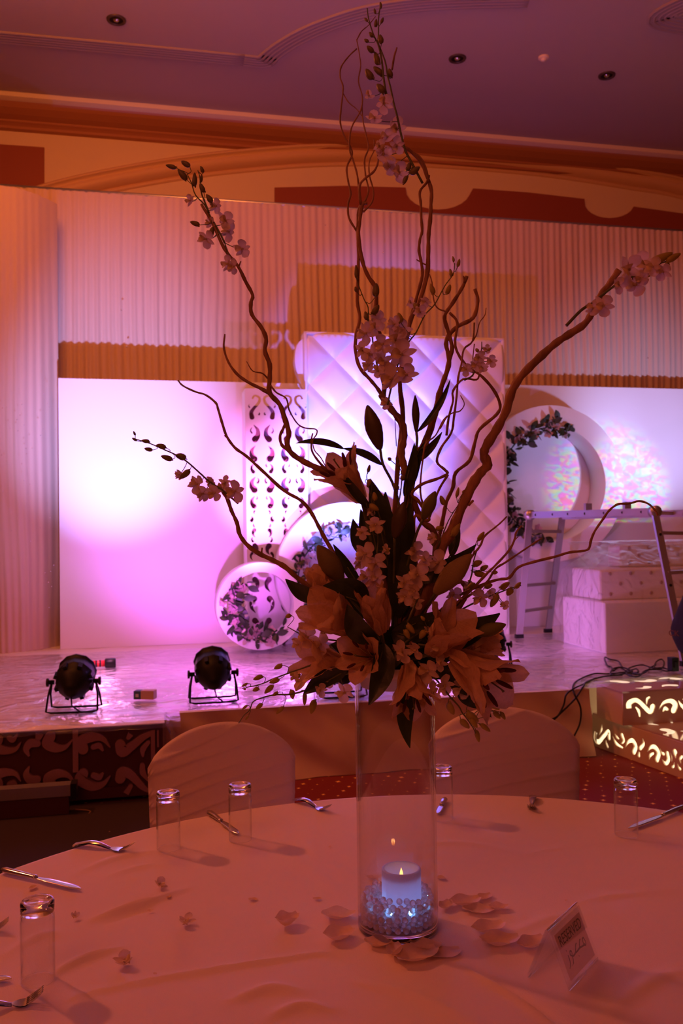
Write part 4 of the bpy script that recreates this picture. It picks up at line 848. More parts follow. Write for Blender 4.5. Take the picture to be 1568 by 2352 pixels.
lamp('POINT', 'candle_core_light', Vector((c.x, c.y, zc-.05)), None, (.35, .45, 1), .07, shadow_soft_size=.012)
for k in range(9):                                                   # the vase's own blue leds under the beads
    an = 2*PI*k/9; lamp('POINT', 'vase_led', Vector((VC.x+.057*math.cos(an), VC.y+.057*math.sin(an), ZT+.052)), None, (.12, .45, 1), .024, shadow_soft_size=.002)
# crystal beads
CRY = real_glass('bead_crystal', (1, .92, .96), 0, 1.6); CRY.node_tree.nodes['Principled BSDF'].inputs['Transmission Weight'].default_value = .72
bm = bmesh.new(); bmesh.ops.create_icosphere(bm, subdivisions=2, radius=.0064); bmesh.ops.triangulate(bm, faces=bm.faces)
me = bpy.data.meshes.new('crystal_bead'); bm.to_mesh(me); bm.free(); me.materials.append(CRY); rr = random.Random(12); nb = 0
for lay in range(6):
    zz = ZT+.0232+lay*.0094
    for r_, n in ((.066, 27), (.0535, 22)) if lay % 2 == 0 else ((.0605, 25), (.0485, 19)):
        for k in range(n):
            if lay == 5 and rr.random() < .45: continue
            an = 2*PI*(k+rr.uniform(-.12, .12)+.5*lay)/n; p = Vector((VC.x+(r_+rr.uniform(-.0012, .0012))*math.cos(an), VC.y+(r_+rr.uniform(-.0012, .0012))*math.sin(an), zz+rr.uniform(-.0012, .0012)))
            if (p-c).xy.length < CR+.0066: continue
            tag(obj('crystal_bead', me, None, Matrix.Translation(p) @ Matrix.Rotation(rr.uniform(0, 6), 4, (rr.random(), rr.random(), 1))), 'small clear faceted bead heaped round the candle in the vase', 'bead', 'crystal beads in the vase'); nb += 1
# ------------------------------------------------------------------ bouquet
FOAM = mat('floral_foam', (.03, .05, .025), .95, bump=.5, scale=150)
t = thing('foam_dish', (VC.x, VC.y, ZV), 'shallow dish of dark floral foam set in the vase mouth', 'dish')
MB().lathe([(1e-4, ZV-.028), (.066, ZV-.026), (.0725, ZV-.004), (.082, ZV+.002), (.084, ZV+.018), (.081, ZV+.018), (.078, ZV+.005), (1e-4, ZV+.004)], 40, Mv).build('dish', LEATHER, t)
MB().lathe([(.066, ZV+.0055), (.068, ZV+.03), (.055, ZV+.062), (.03, ZV+.085), (1e-4, ZV+.092)], 24, Mv).build('foam', FOAM, t)
s_ = D0/FPX                                                          # metres per pixel at the bouquet
def Q(x, y, d=0): return P(x, y, D0+d)
def branch(lab, lines, d0=0, d1=0, grp='curly willow branches'):
    """lines: [(pixel points, half width at start px, at end px, [depth offset start, end])]; the first is the main stem"""
    root = None
    for k, ln in enumerate(lines):
        pts, w0, w1 = ln[:3]; da, db = ln[3] if len(ln) > 3 else (d0, d1); n = len(pts)
        c = [Q(x, y, da+(db-da)*i/(n-1)) for i, (x, y) in enumerate(pts)]; sm = spl(c, 4); N_ = len(sm)
        rad = [s_*(w0+(w1-w0)*i/(N_-1))*(1+.10*math.sin(i*1.9+k)+.06*math.sin(i*.7)) for i in range(N_)]
        if root is None: root = thing('willow_branch', c[0], lab, 'branch', grp)
        MB().tube(sm, rad, 8).build('main_stem' if k == 0 else 'twig', BARK, root)
    return root
branch('willow branch rising left with an S bend to the upper left orchid spray', [
  ([(895, 1390), (870, 1280), (850, 1190), (835, 1153), (822, 1134), (791, 1115), (768, 1091), (726, 1074), (688, 1055), (665, 1036), (659, 1015), (663, 994), (653, 959), (642, 929), (619, 902), (619, 870), (619, 837), (608, 806), (611, 779), (600, 752), (578, 722), (576, 695), (580, 678), (564, 647), (546, 611), (515, 571), (488, 513), (462, 469)], 8, 3.2, (0, -.05)),
  ([(665, 1036), (647, 1022), (643, 1002), (650, 985), (657, 968)], 4, 3, (-.01, -.01)), ([(622, 906), (600, 893), (570, 878), (545, 860), (525, 833), (514, 800), (516, 768)], 4.5, 2, (-.02, .03)),
  ([(619, 875), (603, 858), (580, 852), (566, 830)], 2, .9, (-.02, -.06)), ([(621, 885), (635, 902), (657, 915), (664, 942), (682, 972), (700, 983), (725, 986), (727, 997), (718, 1012), (722, 1034), (737, 1052), (752, 1080)], 2, 1.2, (-.03, -.03)),
  ([(752, 1082), (730, 1058), (716, 1035), (715, 1010), (718, 995)], 3, 1.6, (-.02, -.03)), ([(548, 612), (553, 600)], 1.8, 1.2, (-.04, -.04))], 0, 0)
branch('long smooth willow branch leaning far left over the white board', [([(890, 1440), (830, 1362), (807, 1320), (784, 1295), (765, 1268), (745, 1235), (732, 1210), (713, 1175), (690, 1149), (651, 1126), (602, 1081), (566, 1048), (540, 1029), (521, 1003), (511, 975), (501, 941), (495, 925), (472, 907), (449, 900), (420, 886), (409, 874)], 5.5, 2, (-.03, .08)),
  ([(521, 1005), (515, 1000)], 2, 1.4, (.06, .06))])
branch('lowest left willow branch ending under the left orchid spray', [([(870, 1480), (800, 1420), (740, 1368), (706, 1344), (680, 1325), (654, 1302), (625, 1286), (592, 1270), (566, 1250), (550, 1227), (544, 1201), (531, 1172), (522, 1146), (510, 1128)], 6.5, 4, (-.05, -.05)), ([(600, 1272), (602, 1258)], 2.2, 1.6, (-.05, -.05))])
branch('thick curving willow branch rising from the centre into twin tall shoots', [
  ([(905, 1460), (925, 1330), (938, 1230), (940, 1150), (937, 1100), (933, 1089), (925, 1062), (921, 1036), (926, 1013), (927, 986), (916, 962), (898, 940), (882, 918), (874, 905)], 10, 8, (.02, .02)),
  ([(878, 912), (868, 894), (849, 871), (826, 844), (816, 806), (818, 768), (826, 730), (820, 691), (822, 634), (823, 576), (821, 531), (823, 485), (830, 470)], 4.5, 3.6, (.02, .02)),
  ([(880, 912), (884, 870), (880, 820), (872, 772), (864, 749), (860, 728), (864, 684), (860, 657), (845, 634), (832, 600), (823, 545), (826, 505), (832, 470), (843, 467)], 6, 4.2, (.03, .01)),
  ([(819, 531), (801, 500), (799, 469), (805, 446), (799, 415), (796, 384), (808, 357), (805, 339), (790, 312), (781, 281), (783, 250), (787, 214), (787, 196), (781, 178), (783, 154), (801, 129), (819, 112)], 2.6, 1.6, (.02, .04)),
  ([(826, 460), (823, 424), (819, 397), (810, 366), (803, 345), (803, 312), (810, 286), (828, 254), (832, 223), (823, 187), (828, 152), (825, 125), (819, 92)], 2.4, 1.3, (.02, .01)),
  ([(828, 470), (825, 429), (837, 411), (859, 393), (868, 370), (866, 348), (858, 330)], 3.2, 1.8, (.01, 0)), ([(837, 464), (846, 437), (839, 402), (837, 366), (846, 339), (839, 304), (832, 268), (832, 223)], 2.4, 1.4, (.01, .02)),
  ([(834, 487), (854, 464), (857, 437), (848, 402), (848, 370), (859, 344), (858, 320)], 2.2, 1.2, (.01, .02)), ([(787, 214), (800, 235), (818, 250), (832, 268)], 1.5, 1, (.04, .02)), ([(819, 92), (830, 72), (846, 58), (862, 38)], 1.4, .9, (.01, 0)),
  ([(900, 160), (905, 130), (911, 110)], 2.4, 2, (0, .02)), ([(898, 945), (915, 962), (921, 985), (925, 1010)], 1.4, .9, (-.01, -.01)), ([(892, 925), (905, 950), (908, 990), (910, 1025)], 1.2, .9, (-.02, 0))])
branch('pair of tall parallel willow shoots right of the tallest spray', [
  ([(900, 1400), (905, 1200), (915, 1050), (925, 960), (918, 880), (928, 810), (937, 762), (944, 730), (960, 699), (980, 634), (983, 576), (984, 538), (988, 500), (989, 469), (990, 437), (979, 402), (966, 372), (946, 350), (928, 338)], 6.5, 4, (.06, -.01)),
  ([(940, 745), (948, 712), (956, 684), (969, 634), (967, 603), (962, 576), (964, 550), (969, 531), (967, 500), (966, 469), (964, 440), (979, 420), (985, 402)], 4.2, 2.8, (.04, .0)), ([(985, 418), (977, 385), (968, 365), (954, 352)], 2.8, 1.8, (0, 0)),
  ([(967, 603), (956, 596)], 1.6, 1.2, (.03, .03)), ([(967, 603), (983, 611)], 1.8, 1.4, (.03, .02))])
branch('forked willow branch with two blunt antler-like tips right of centre', [
  ([(925, 1460), (935, 1300), (938, 1180), (944, 1110), (952, 1074), (972, 1030), (990, 985), (1002, 940), (1013, 890), (1027, 850), (1031, 822), (1024, 790), (1032, 768), (1052, 749), (1086, 730), (1097, 691), (1090, 664)], 9, 4, (.03, .03)),
  ([(1031, 828), (1038, 800), (1030, 765), (1021, 735), (1024, 718), (1040, 695), (1063, 657), (1072, 634)], 5, 4.2, (.03, 0)), ([(1066, 648), (1064, 634)], 2.6, 1.8, (0, 0)),
  ([(948, 1040), (967, 1028), (985, 985), (1000, 940), (1006, 905), (1015, 885)], 6, 5, (.02, .03)), ([(960, 1060), (980, 1020), (985, 990), (994, 950)], 5, 4, (.01, .02)), ([(1022, 715), (1005, 708), (996, 690), (992, 650), (986, 630)], 1.8, 1.2, (0, -.02)),
  ([(1032, 718), (1050, 742), (1045, 795), (1071, 841), (1101, 860), (1132, 894), (1148, 929), (1140, 952), (1101, 986), (1090, 1017), (1078, 1058), (1046, 1086), (1040, 1119), (1025, 1153), (1017, 1191), (1006, 1245), (990, 1320)], 3, 5, (.01, .05))])
branch('thin crinkled willow branch with a loop, just left of the thick right branch', [
  ([(960, 1420), (955, 1300), (950, 1190), (975, 1195), (985, 1190), (960, 1150), (945, 1135), (967, 1113), (1006, 1099), (1027, 1088), (1020, 1078), (1003, 1060), (1013, 1028), (1036, 994), (1042, 959), (1048, 913), (1052, 867), (1059, 837), (1065, 802), (1085, 783), (1089, 741)], 4.5, 2, (-.03, -.01)),
  ([(1086, 783), (1094, 768), (1101, 741), (1113, 724), (1116, 707)], 1.5, 1, (-.01, -.02)), ([(1089, 790), (1085, 830), (1086, 865)], 1.3, 1, (-.01, -.01)), ([(1025, 1000), (1030, 960), (1040, 921), (1040, 898), (1063, 871), (1094, 872), (1101, 858)], 3, 2, (-.03, -.01)),
  ([(1010, 985), (1025, 959), (1040, 948), (1056, 944), (1066, 928), (1057, 908)], 2, 1, (-.03, -.04)), ([(978, 1180), (965, 1130), (970, 1060), (978, 1020), (1000, 1000), (1015, 970), (1026, 955)], 2.4, 1.6, (-.02, -.02)), ([(1029, 1090), (1010, 1120), (998, 1150), (985, 1190)], 2.6, 3, (-.03, -.02))])
branch('thickest willow branch sweeping to the upper right corner', [
  ([(940, 1480), (990, 1340), (1013, 1262), (1036, 1222), (1059, 1168), (1086, 1111), (1105, 1084), (1119, 1068), (1111, 1045), (1117, 1024), (1141, 985), (1163, 941), (1174, 901), (1196, 865), (1235, 825), (1275, 789), (1308, 767), (1342, 744), (1362, 713), (1380, 677), (1402, 648), (1421, 620)], 13, 6.5, (-.04, -.16)),
  ([(1076, 1160), (1086, 1150)], 3, 2.4, (-.07, -.08)), ([(1275, 789), (1277, 780)], 2, 1.6, (-.12, -.12))])
branch('slim willow branch arching far right over the ladder', [([(900, 1490), (990, 1420), (1050, 1370), (1110, 1342), (1145, 1331), (1169, 1327), (1190, 1303), (1228, 1290), (1273, 1279), (1306, 1269), (1333, 1266), (1351, 1261), (1357, 1240), (1366, 1219), (1384, 1193), (1399, 1172), (1419, 1158), (1443, 1157), (1467, 1151), (1488, 1157), (1502, 1170), (1510, 1184)], 3.6, 2, (-.06, -.14))])
branch('short bare willow twig pointing up right beside the quilted panel', [([(930, 1470), (1000, 1370), (1050, 1320), (1087, 1273), (1103, 1253), (1112, 1232), (1137, 1211), (1150, 1200), (1164, 1186)], 3.4, 1.6, (-.04, -.06)), ([(1087, 1272), (1090, 1256), (1096, 1240)], 1.6, 1, (-.05, -.05))])
branch('dark forked willow twig ending below the plinth ladder foot', [([(940, 1480), (1030, 1400), (1078, 1359), (1120, 1315), (1135, 1301), (1168, 1265), (1181, 1240), (1185, 1223), (1198, 1207)], 3.6, 2, (-.08, -.1)), ([(1179, 1243), (1190, 1232)], 1.6, 1, (-.1, -.1)),
  ([(1060, 1380), (1114, 1341), (1137, 1307), (1160, 1292), (1200, 1265), (1230, 1245), (1245, 1236)], 3, 1.6, (-.08, -.06))])
branch('thick curled stub of willow low on the right side', [([(990, 1480), (1050, 1400), (1068, 1370), (1068, 1348), (1058, 1336), (1046, 1338)], 7, 5, (-.02, -.02))])
branch('stout upright willow stub in the centre of the bouquet', [([(930, 1430), (990, 1330), (1000, 1270), (995, 1220), (971, 1199), (952, 1160), (940, 1130)], 8, 7.5, (.0, .02))])

# ---- buds, blossoms, leaves ---------------------------------------
def frame_z(o, z, spin=0, ref=None):
    z = z.normalized(); x = (ref if ref is not None else _f).cross(z)
    if x.length < 1e-4: x = _r.copy()
    x.normalize(); y = z.cross(x); M = Matrix((x, y, z)).transposed().to_4x4(); M.translation = o; return M @ Matrix.Rotation(spin, 4, 'Z')
BUDM = {}
def bud_mesh(kind, mt):
    k = (kind, mt.name)
    if k not in BUDM:
        if kind == 'orchid': pr = [(1e-4, 0), (.10, .02), (.2, .12), (.25, .3), (.24, .5), (.18, .75), (.08, .94), (1e-4, 1)]; BUDM[k] = MB().lathe(pr, 10).ball((.13, 0, .06), .09, 6, 5, (1, .8, 1.6)).mesh('bud', mt)
        else: pr = [(1e-4, 0), (.26, .01), (.42, .06), (.64, .17), (.86, .33), (.97, .48), (.9, .62), (.68, .77), (.42, .89), (.16, .98), (1e-4, 1)]; BUDM[k] = MB().lathe(pr, 24, None, .09, 3).mesh('bud', mt)
    return BUDM[k]
def pet_mesh(nm, L_, Wd_, curl, mt, pw=.8, peak=.62, tip=.0):
    def f_(a_, b):
        w_ = Wd_*max(0, math.sin(PI*(a_**(math.log(.5)/math.log(peak)))))**pw; w_ = max(w_, Wd_*.16*(1-a_)); v = (b-.5)*2
        return (L_*a_*(1-.12*curl*a_), w_*v, L_*curl*.35*a_*a_-.22*w_*(1-v*v)*1.0+.03*L_*math.sin(a_*9)*v*v)
    return MB().grid(f_, 8, 6).mesh(nm, mt)
OP = [[pet_mesh('petal', 1, .44, c_, ORCH, .6, .6) for c_ in (-.25, .35, .9)], [pet_mesh('sepal', .95, .23, c_, ORCH, .7, .45) for c_ in (-.5, .3, 1.1)]]
def lip_mesh():
    mb = MB(); mb.grid(lambda a_, b: (.62*a_, .34*math.sin(PI*min(.96, a_*.8+.1))*(b-.5)*2, .38*math.sin(PI*a_*.9)+.22*abs(b-.5)*2), 7, 6); mb.tube([(-.05, 0, 0), (-.02, 0, .16), (.05, 0, .3)], [.1, .09, .05], 8); return mb.mesh('blossom', LIPC)
LIPM = lip_mesh()
def bloom(parent, c, r, rr, face=None, openf=1.0):
    z = (face if face is not None else (-_f + _r*rr.uniform(-.8, .8) + _u*rr.uniform(-.55, .35))).normalized()
    M = frame_z(c, z, PI/2+rr.uniform(-.5, .5)+PI, _r) @ Matrix.Diagonal((r, r, r, 1)); b_o = obj('blossom', LIPM, parent, M)
    for k in range(5):
        an = 2*PI*k/5 + PI; kind = 0 if k in (1, 4) else 1; e = rr.uniform(-.12, .12)
        obj('petal' if kind == 0 else 'sepal', rr.choice(OP[kind]), b_o, M @ Matrix.Rotation(an+e, 4, 'Z') @ Matrix.Rotation(-(1-openf)*.9-rr.uniform(-.1, .35), 4, 'Y'))
    return b_o
def spray(lab, stems, buds=(), blooms=(), d=(0, 0), bmt=BUDD, seed=1, sw=1.8, size=1.0, nm='orchid_spray'):
    rr = random.Random(seed); allp = []; root = None; dd = d[0]
    for pts in stems:
        n = len(pts); c = spl([Q(x, y, d[1]+(d[0]-d[1])*i/(n-1)) for i, (x, y) in enumerate(pts)], 4); N_ = len(c)
        if root is None: root = thing(nm, c[-1], lab, 'orchid', 'white orchid sprays')
        MB().tube(c, [s_*(sw*.55+sw*.75*i/(N_-1)) for i in range(N_)], 7).build('stem', STEMG, root); allp += [(p, px) for p, px in zip(c, [None]*N_)]
    def near(p, avoid=12*s_):
        return min((q for q, _ in allp), key=lambda q: (q-p).length + (0 if (q-p).length > avoid else .012))
    for bx_, by, tx, ty, hw in buds:
        m_ = rr.uniform(-.012, .012); st = near(Q(bx_, by, dd)); dm = (st-CAM).dot(_f)-D0+m_; p, q = Q(bx_, by, dm), Q(tx, ty, dm+rr.uniform(-.006, .006)); st = near(p); Ln = (q-p).length
        M = frame_z(p, q-p, rr.uniform(0, 6)) @ Matrix.Diagonal((hw*s_*4.2, hw*s_*4.2, Ln, 1)); obj('bud', bud_mesh('orchid', bmt), root, M)
        mid = (st+p)/2 + (p-q).normalized()*(st-p).length*.35; MB().tube(spl([st, mid, p+(q-p)*.04], 5), s_*.8, 5).build('pedicel', STEMG, root)
    for bl in blooms:
        x, y, r_ = bl[:3]; dm0 = (near(Q(x, y, dd))-CAM).dot(_f)-D0; p = Q(x, y, dm0+rr.uniform(-.03, .012)-(bl[3] if len(bl) > 3 else 0)); st = near(p); bloom(root, p, r_*s_*1.12*size, rr)
        MB().tube(spl([st, (st+p)/2+_f*.008, p+_f*.003], 4), s_*.9, 5).build('pedicel', STEMG, root)
    return root
spray('orchid spray with dark buds at the upper left branch tip', [[(430, 400), (440, 422), (449, 448), (470, 471), (484, 499), (493, 514), (505, 536), (516, 558)], [(454, 391), (459, 408), (462, 441), (471, 466), (480, 489)]],
  [(404, 386, 380, 379, 5), (436, 382, 415, 370, 6), (429, 413, 408, 389, 7), (446, 428, 447, 396, 6), (467, 397, 460, 381, 4), (461, 419, 463, 400, 3.5), (468, 442, 459, 420, 5.5), (487, 465, 473, 446, 6), (458, 517, 436, 509, 5.5), (482, 545, 489, 520, 6)],
  [(437, 461, 14), (496, 473, 17), (517, 507, 22), (525, 533, 21), (473, 548, 21), (556, 572, 21), (523, 606, 19), (536, 612, 17), (482, 512, 14)], (-.05, -.05), BUDD, 2)
spray('tallest orchid spray, rising to the top of the picture', [[(873, 5), (872, 21), (869, 43), (869, 77), (868, 98), (876, 119), (885, 145), (891, 179), (897, 204), (904, 238), (912, 268), (922, 315), (930, 345), (944, 372), (970, 421)], [(843, 19), (846, 43), (857, 79), (868, 102), (876, 136), (880, 174), (885, 208), (892, 235)]],
  [(875, 19, 873, 4, 3), (862, 32, 859, 19, 3), (875, 53, 880, 40, 3.5), (844, 49, 836, 41, 3), (862, 62, 864, 43, 4), (857, 85, 847, 74, 4.5), (846, 97, 836, 90, 4), (876, 100, 872, 79, 6), (857, 121, 842, 105, 6), (868, 149, 861, 119, 7), (878, 172, 857, 153, 7), (855, 183, 839, 158, 8), (898, 179, 893, 157, 6), (882, 213, 865, 193, 8), (934, 404, 925, 425, 5), (942, 400, 964, 383, 7), (935, 392, 942, 372, 6)],
  [(846, 221, 15), (880, 238, 23), (859, 272, 20), (908, 296, 27), (889, 315, 20), (910, 335, 20), (878, 355, 26), (893, 383, 22), (914, 398, 27), (870, 335, 16)], (-.02, -.01), BUDD, 3, 2.2)
spray('left orchid spray of drooping buds over the white board', [[(305, 1006), (319, 1011), (345, 1019), (375, 1032), (404, 1045), (430, 1061), (456, 1084), (482, 1107), (511, 1126), (547, 1157)]],
  [(311, 1000, 306, 990, 2.5), (314, 1012, 303, 1006, 3), (343, 1014, 324, 1012, 4.5), (381, 1028, 358, 1022, 6), (350, 1034, 331, 1030, 4.5), (427, 1052, 402, 1045, 7.5), (396, 1056, 369, 1047, 6), (436, 1080, 412, 1100, 7)],
  [(412, 1090, 13), (452, 1112, 21), (466, 1134, 20), (486, 1106, 16), (492, 1132, 20), (516, 1108, 15), (539, 1128, 25), (508, 1120, 14)], (-.06, -.055), BUDD, 4)
spray('dense white orchid cluster in front of the quilted panel top', [[(818, 640), (825, 660), (836, 688), (845, 706), (846, 733), (854, 758), (856, 786), (861, 809), (866, 840), (875, 868), (884, 905)]],
  [(862, 682, 864, 650, 8), (819, 640, 817, 608, 5), (819, 671, 815, 658, 4), (843, 735, 838, 715, 6), (856, 722, 870, 700, 7)],
  [(840, 765, 26), (830, 806, 22), (853, 814, 24), (878, 828, 25), (870, 738, 22), (867, 852, 17), (888, 925, 17), (859, 752, 20), (846, 840, 18), (878, 790, 24, .01)], (-.02, 0), BUDD, 5)
spray('orchid spray with large blossoms and a bare budded tip leaning right', [[(1044, 605), (1040, 630), (1021, 657), (998, 699), (976, 723), (955, 764), (939, 785), (928, 810), (915, 834), (910, 850), (897, 895), (890, 930)]],
  [(1042, 601, 1039, 588, 3), (1051, 613, 1055, 594, 4), (1036, 634, 1033, 617, 4), (1025, 676, 1034, 653, 6), (996, 676, 988, 651, 6), (920, 742, 914, 718, 8), (958, 712, 950, 695, 6)],
  [(906, 781, 31), (920, 814, 34, .02), (899, 870, 31), (932, 861, 27), (921, 758, 25), (964, 716, 17), (976, 692, 14), (942, 695, 12), (905, 745, 20), (890, 850, 22)], (-.03, -.01), BUDY, 6)
spray('small hanging orchid cluster near the quilted panel right edge', [[(1106, 785), (1105, 805), (1096, 835), (1085, 862), (1066, 873)]], [(1120, 806, 1128, 798, 3), (1098, 808, 1092, 800, 4)], [(1100, 820, 17), (1128, 830, 15), (1070, 848, 16), (1108, 846, 14), (1118, 802, 11), (1092, 838, 15)], (-.02, -.01), BUDY, 7)
spray('orchid spray at the end of the thick right branch', [[(1534, 600), (1510, 606), (1490, 615), (1460, 632), (1428, 645), (1395, 668), (1362, 695), (1335, 712), (1300, 748)]],
  [(1530, 600, 1563, 582, 7), (1490, 606, 1545, 580, 9), (1512, 602, 1480, 640, 8), (1532, 604, 1537, 612, 3)], [(1440, 618, 33), (1478, 607, 26), (1458, 655, 27), (1498, 612, 20), (1385, 702, 23), (1362, 708, 19), (1420, 655, 17), (1522, 624, 19), (1475, 640, 18)], (-.18, -.14), BUDY, 8, 2.6)
spray('two-stemmed budded orchid spray hanging low at left of the vase', [[(556, 1581), (581, 1576), (606, 1569), (625, 1560), (652, 1550), (683, 1539), (740, 1520), (810, 1510), (860, 1500)], [(548, 1661), (560, 1643), (573, 1631), (581, 1612), (601, 1603), (624, 1597), (637, 1595), (664, 1595), (700, 1586), (760, 1560), (850, 1530)]],
  [(568, 1570, 554, 1577, 3), (603, 1552, 581, 1561, 5.5), (594, 1580, 580, 1587, 5), (641, 1560, 618, 1568, 6), (627, 1574, 607, 1593, 6), (648, 1527, 629, 1536, 5.5), (567, 1620, 556, 1630, 3), (571, 1643, 563, 1654, 2.5), (602, 1616, 587, 1629, 5), (638, 1590, 625, 1599, 4), (651, 1623, 634, 1640, 5), (670, 1584, 672, 1606, 6.5), (722, 1607, 714, 1640, 8), (690, 1552, 665, 1548, 7), (700, 1590, 699, 1621, 5), (560, 1581, 564, 1585, 3)],
  [(678, 1556, 14), (755, 1565, 17), (791, 1590, 23), (735, 1585, 16)], (-.08, -.03), BUDY, 9)
spray('budded orchid tip hanging at the lower right above the right chair', [[(1093, 1687), (1086, 1672), (1072, 1651), (1061, 1637), (1053, 1622), (1032, 1599), (1005, 1565), (960, 1520)]],
  [(1028, 1614, 1042, 1642, 8), (1057, 1653, 1078, 1673, 7), (1070, 1637, 1099, 1658, 9), (1103, 1662, 1126, 1681, 5.5), (1093, 1677, 1100, 1705, 5.5), (1122, 1612, 1147, 1630, 7), (1133, 1633, 1149, 1651, 6), (1149, 1635, 1160, 1653, 5), (1117, 1645, 1122, 1649, 3), (1080, 1650, 1096, 1672, 6)],
  [(1057, 1580, 26), (1019, 1574, 25), (982, 1540, 27), (1010, 1522, 18), (992, 1590, 22)], (-.1, -.06), BUDY, 10)
spray('star-shaped white orchids low in the centre above the vase rim', [[(986, 1420), (975, 1445), (950, 1462), (925, 1480), (905, 1495)]], [(929, 1446, 940, 1467, 6), (934, 1434, 952, 1455, 6.5), (976, 1448, 963, 1467, 7), (986, 1432, 986, 1414, 5), (975, 1425, 966, 1415, 4)], [(921, 1499, 25), (954, 1492, 22), (1003, 1476, 24), (985, 1450, 15)], (-.13, -.06), BUDY, 11)
spray('cluster of pale orchids left of centre above the half-open lily', [[(852, 1145), (858, 1180), (868, 1230), (866, 1280), (875, 1340), (885, 1420)]], [(849, 1100, 845, 1118, 5), (848, 1160, 870, 1172, 7), (862, 1150, 858, 1130, 6), (887, 1272, 892, 1258, 5)],
  [(862, 1204, 21), (832, 1222, 17), (839, 1272, 27), (861, 1294, 27), (824, 1290, 20), (841, 1326, 21), (866, 1328, 19), (885, 1262, 12), (850, 1172, 14)], (-.09, -.04), BUDY, 12)
spray('little bud sprig silhouetted against the quilted panel', [[(849, 1075), (842, 1092), (845, 1111), (854, 1145), (868, 1175), (885, 1230)], [(890, 1052), (905, 1064), (920, 1080), (922, 1110), (915, 1160), (905, 1230)]], [(845, 1085, 849, 1067, 4), (842, 1112, 855, 1118, 6), (897, 1057, 891, 1051, 4), (915, 1062, 909, 1050, 4), (920, 1100, 931, 1095, 6), (913, 1125, 905, 1110, 6)], [], (-.03, 0), BUDD, 13, 1.4)
spray('orchid cluster with one clear star blossom right of centre', [[(1055, 1155), (1030, 1195), (1010, 1245), (990, 1290), (965, 1360), (935, 1430)]], [(1038, 1232, 1056, 1200, 8), (994, 1225, 996, 1256, 9), (1048, 1142, 1053, 1119, 4), (1000, 1215, 1020, 1212, 6), (1062, 1133, 1071, 1124, 4), (1020, 1160, 1011, 1138, 6)],
  [(1005, 1292, 27), (957, 1320, 29), (929, 1336, 21), (930, 1370, 21), (952, 1357, 18), (955, 1382, 17), (953, 1266, 22), (992, 1235, 13), (975, 1285, 17)], (-.1, -.03), BUDY, 14)
spray('yellow-green orchid buds fanning out on the right side', [[(1196, 1345), (1170, 1352), (1149, 1360), (1110, 1375), (1060, 1400), (980, 1450)], [(1112, 1235), (1097, 1260), (1087, 1290), (1080, 1330), (1050, 1390), (980, 1440)]],
  [(1097, 1242, 1112, 1221, 5.5), (1087, 1297, 1107, 1290, 7), (1103, 1309, 1121, 1299, 6), (1089, 1316, 1118, 1322, 7), (1131, 1314, 1143, 1315, 5), (1091, 1341, 1072, 1352, 7), (1112, 1347, 1131, 1343, 7), (1149, 1353, 1170, 1337, 7), (1183, 1351, 1196, 1337, 5), (1175, 1351, 1164, 1368, 8), (1143, 1364, 1126, 1395, 8), (1150, 1385, 1168, 1394, 6)],
  [(1103, 1372, 22), (1042, 1366, 19), (1160, 1391, 11), (1125, 1362, 14), (1078, 1345, 15)], (-.08, -.03), BUDY, 15)
spray('crowded white orchids on the left flank between two lilies', [[(660, 1440), (700, 1460), (760, 1470), (840, 1480)]], [(668, 1412, 655, 1418, 5)], [(705, 1463, 27), (735, 1480, 22), (684, 1480, 16), (745, 1450, 19)], (-.09, -.04), BUDY, 16)
spray('orchids tucked on the right between the two right lilies', [[(1130, 1500), (1100, 1495), (1040, 1490), (960, 1480)]], [], [(1098, 1500, 22), (1075, 1480, 18), (1118, 1515, 16)], (-.1, -.05), BUDY, 17)

LPM = {}
def lily_petal(op, Ln, wd, kind):
    k = (round(op, 2), kind)
    if k not in LPM:
        n = 14; cl = [(0, 0)]; rad, z = .06, 0; th = []
        for i in range(n+1):
            s = i/n; th.append(.10+.22*math.sin(PI*min(1, s*1.3))*(.3+op)+op*2.3*s**2.6)
        pts = [(rad*.5, 0)]
        for i in range(n): pts.append((pts[-1][0]+math.sin(th[i])/n, pts[-1][1]+math.cos(th[i])/n))
        def f_(a_, b):
            i = min(n-1, int(a_*n)); fr = a_*n-i; x = pts[i][0]*(1-fr)+pts[i+1][0]*fr; z_ = pts[i][1]*(1-fr)+pts[i+1][1]*fr; an = th[i]
            w_ = wd*1.12*(math.sin(PI*min(.99, .12+.865*a_)**1.1))**.62 if a_ < 1 else .002; v = (b-.5)*2; rv = .035*math.sin(a_*17+v*2)*abs(v)**2*min(1, a_*2)
            cup = -.35*w_*(1-v*v)+.03*math.exp(-(v*5)**2)+rv; return (x-cup*-math.cos(an)*-1 if False else x+(-cup)*math.cos(an)*.8, w_*v, z_+cup*math.sin(an)*.8)
        LPM[k] = MB().grid(f_, n, 8).mesh('petal', PETAL)
    return LPM[k]
ANT = MB().ball((0, 0, 0), 1, 8, 6, (.16, .16, 1)).mesh('anther', ANTH)
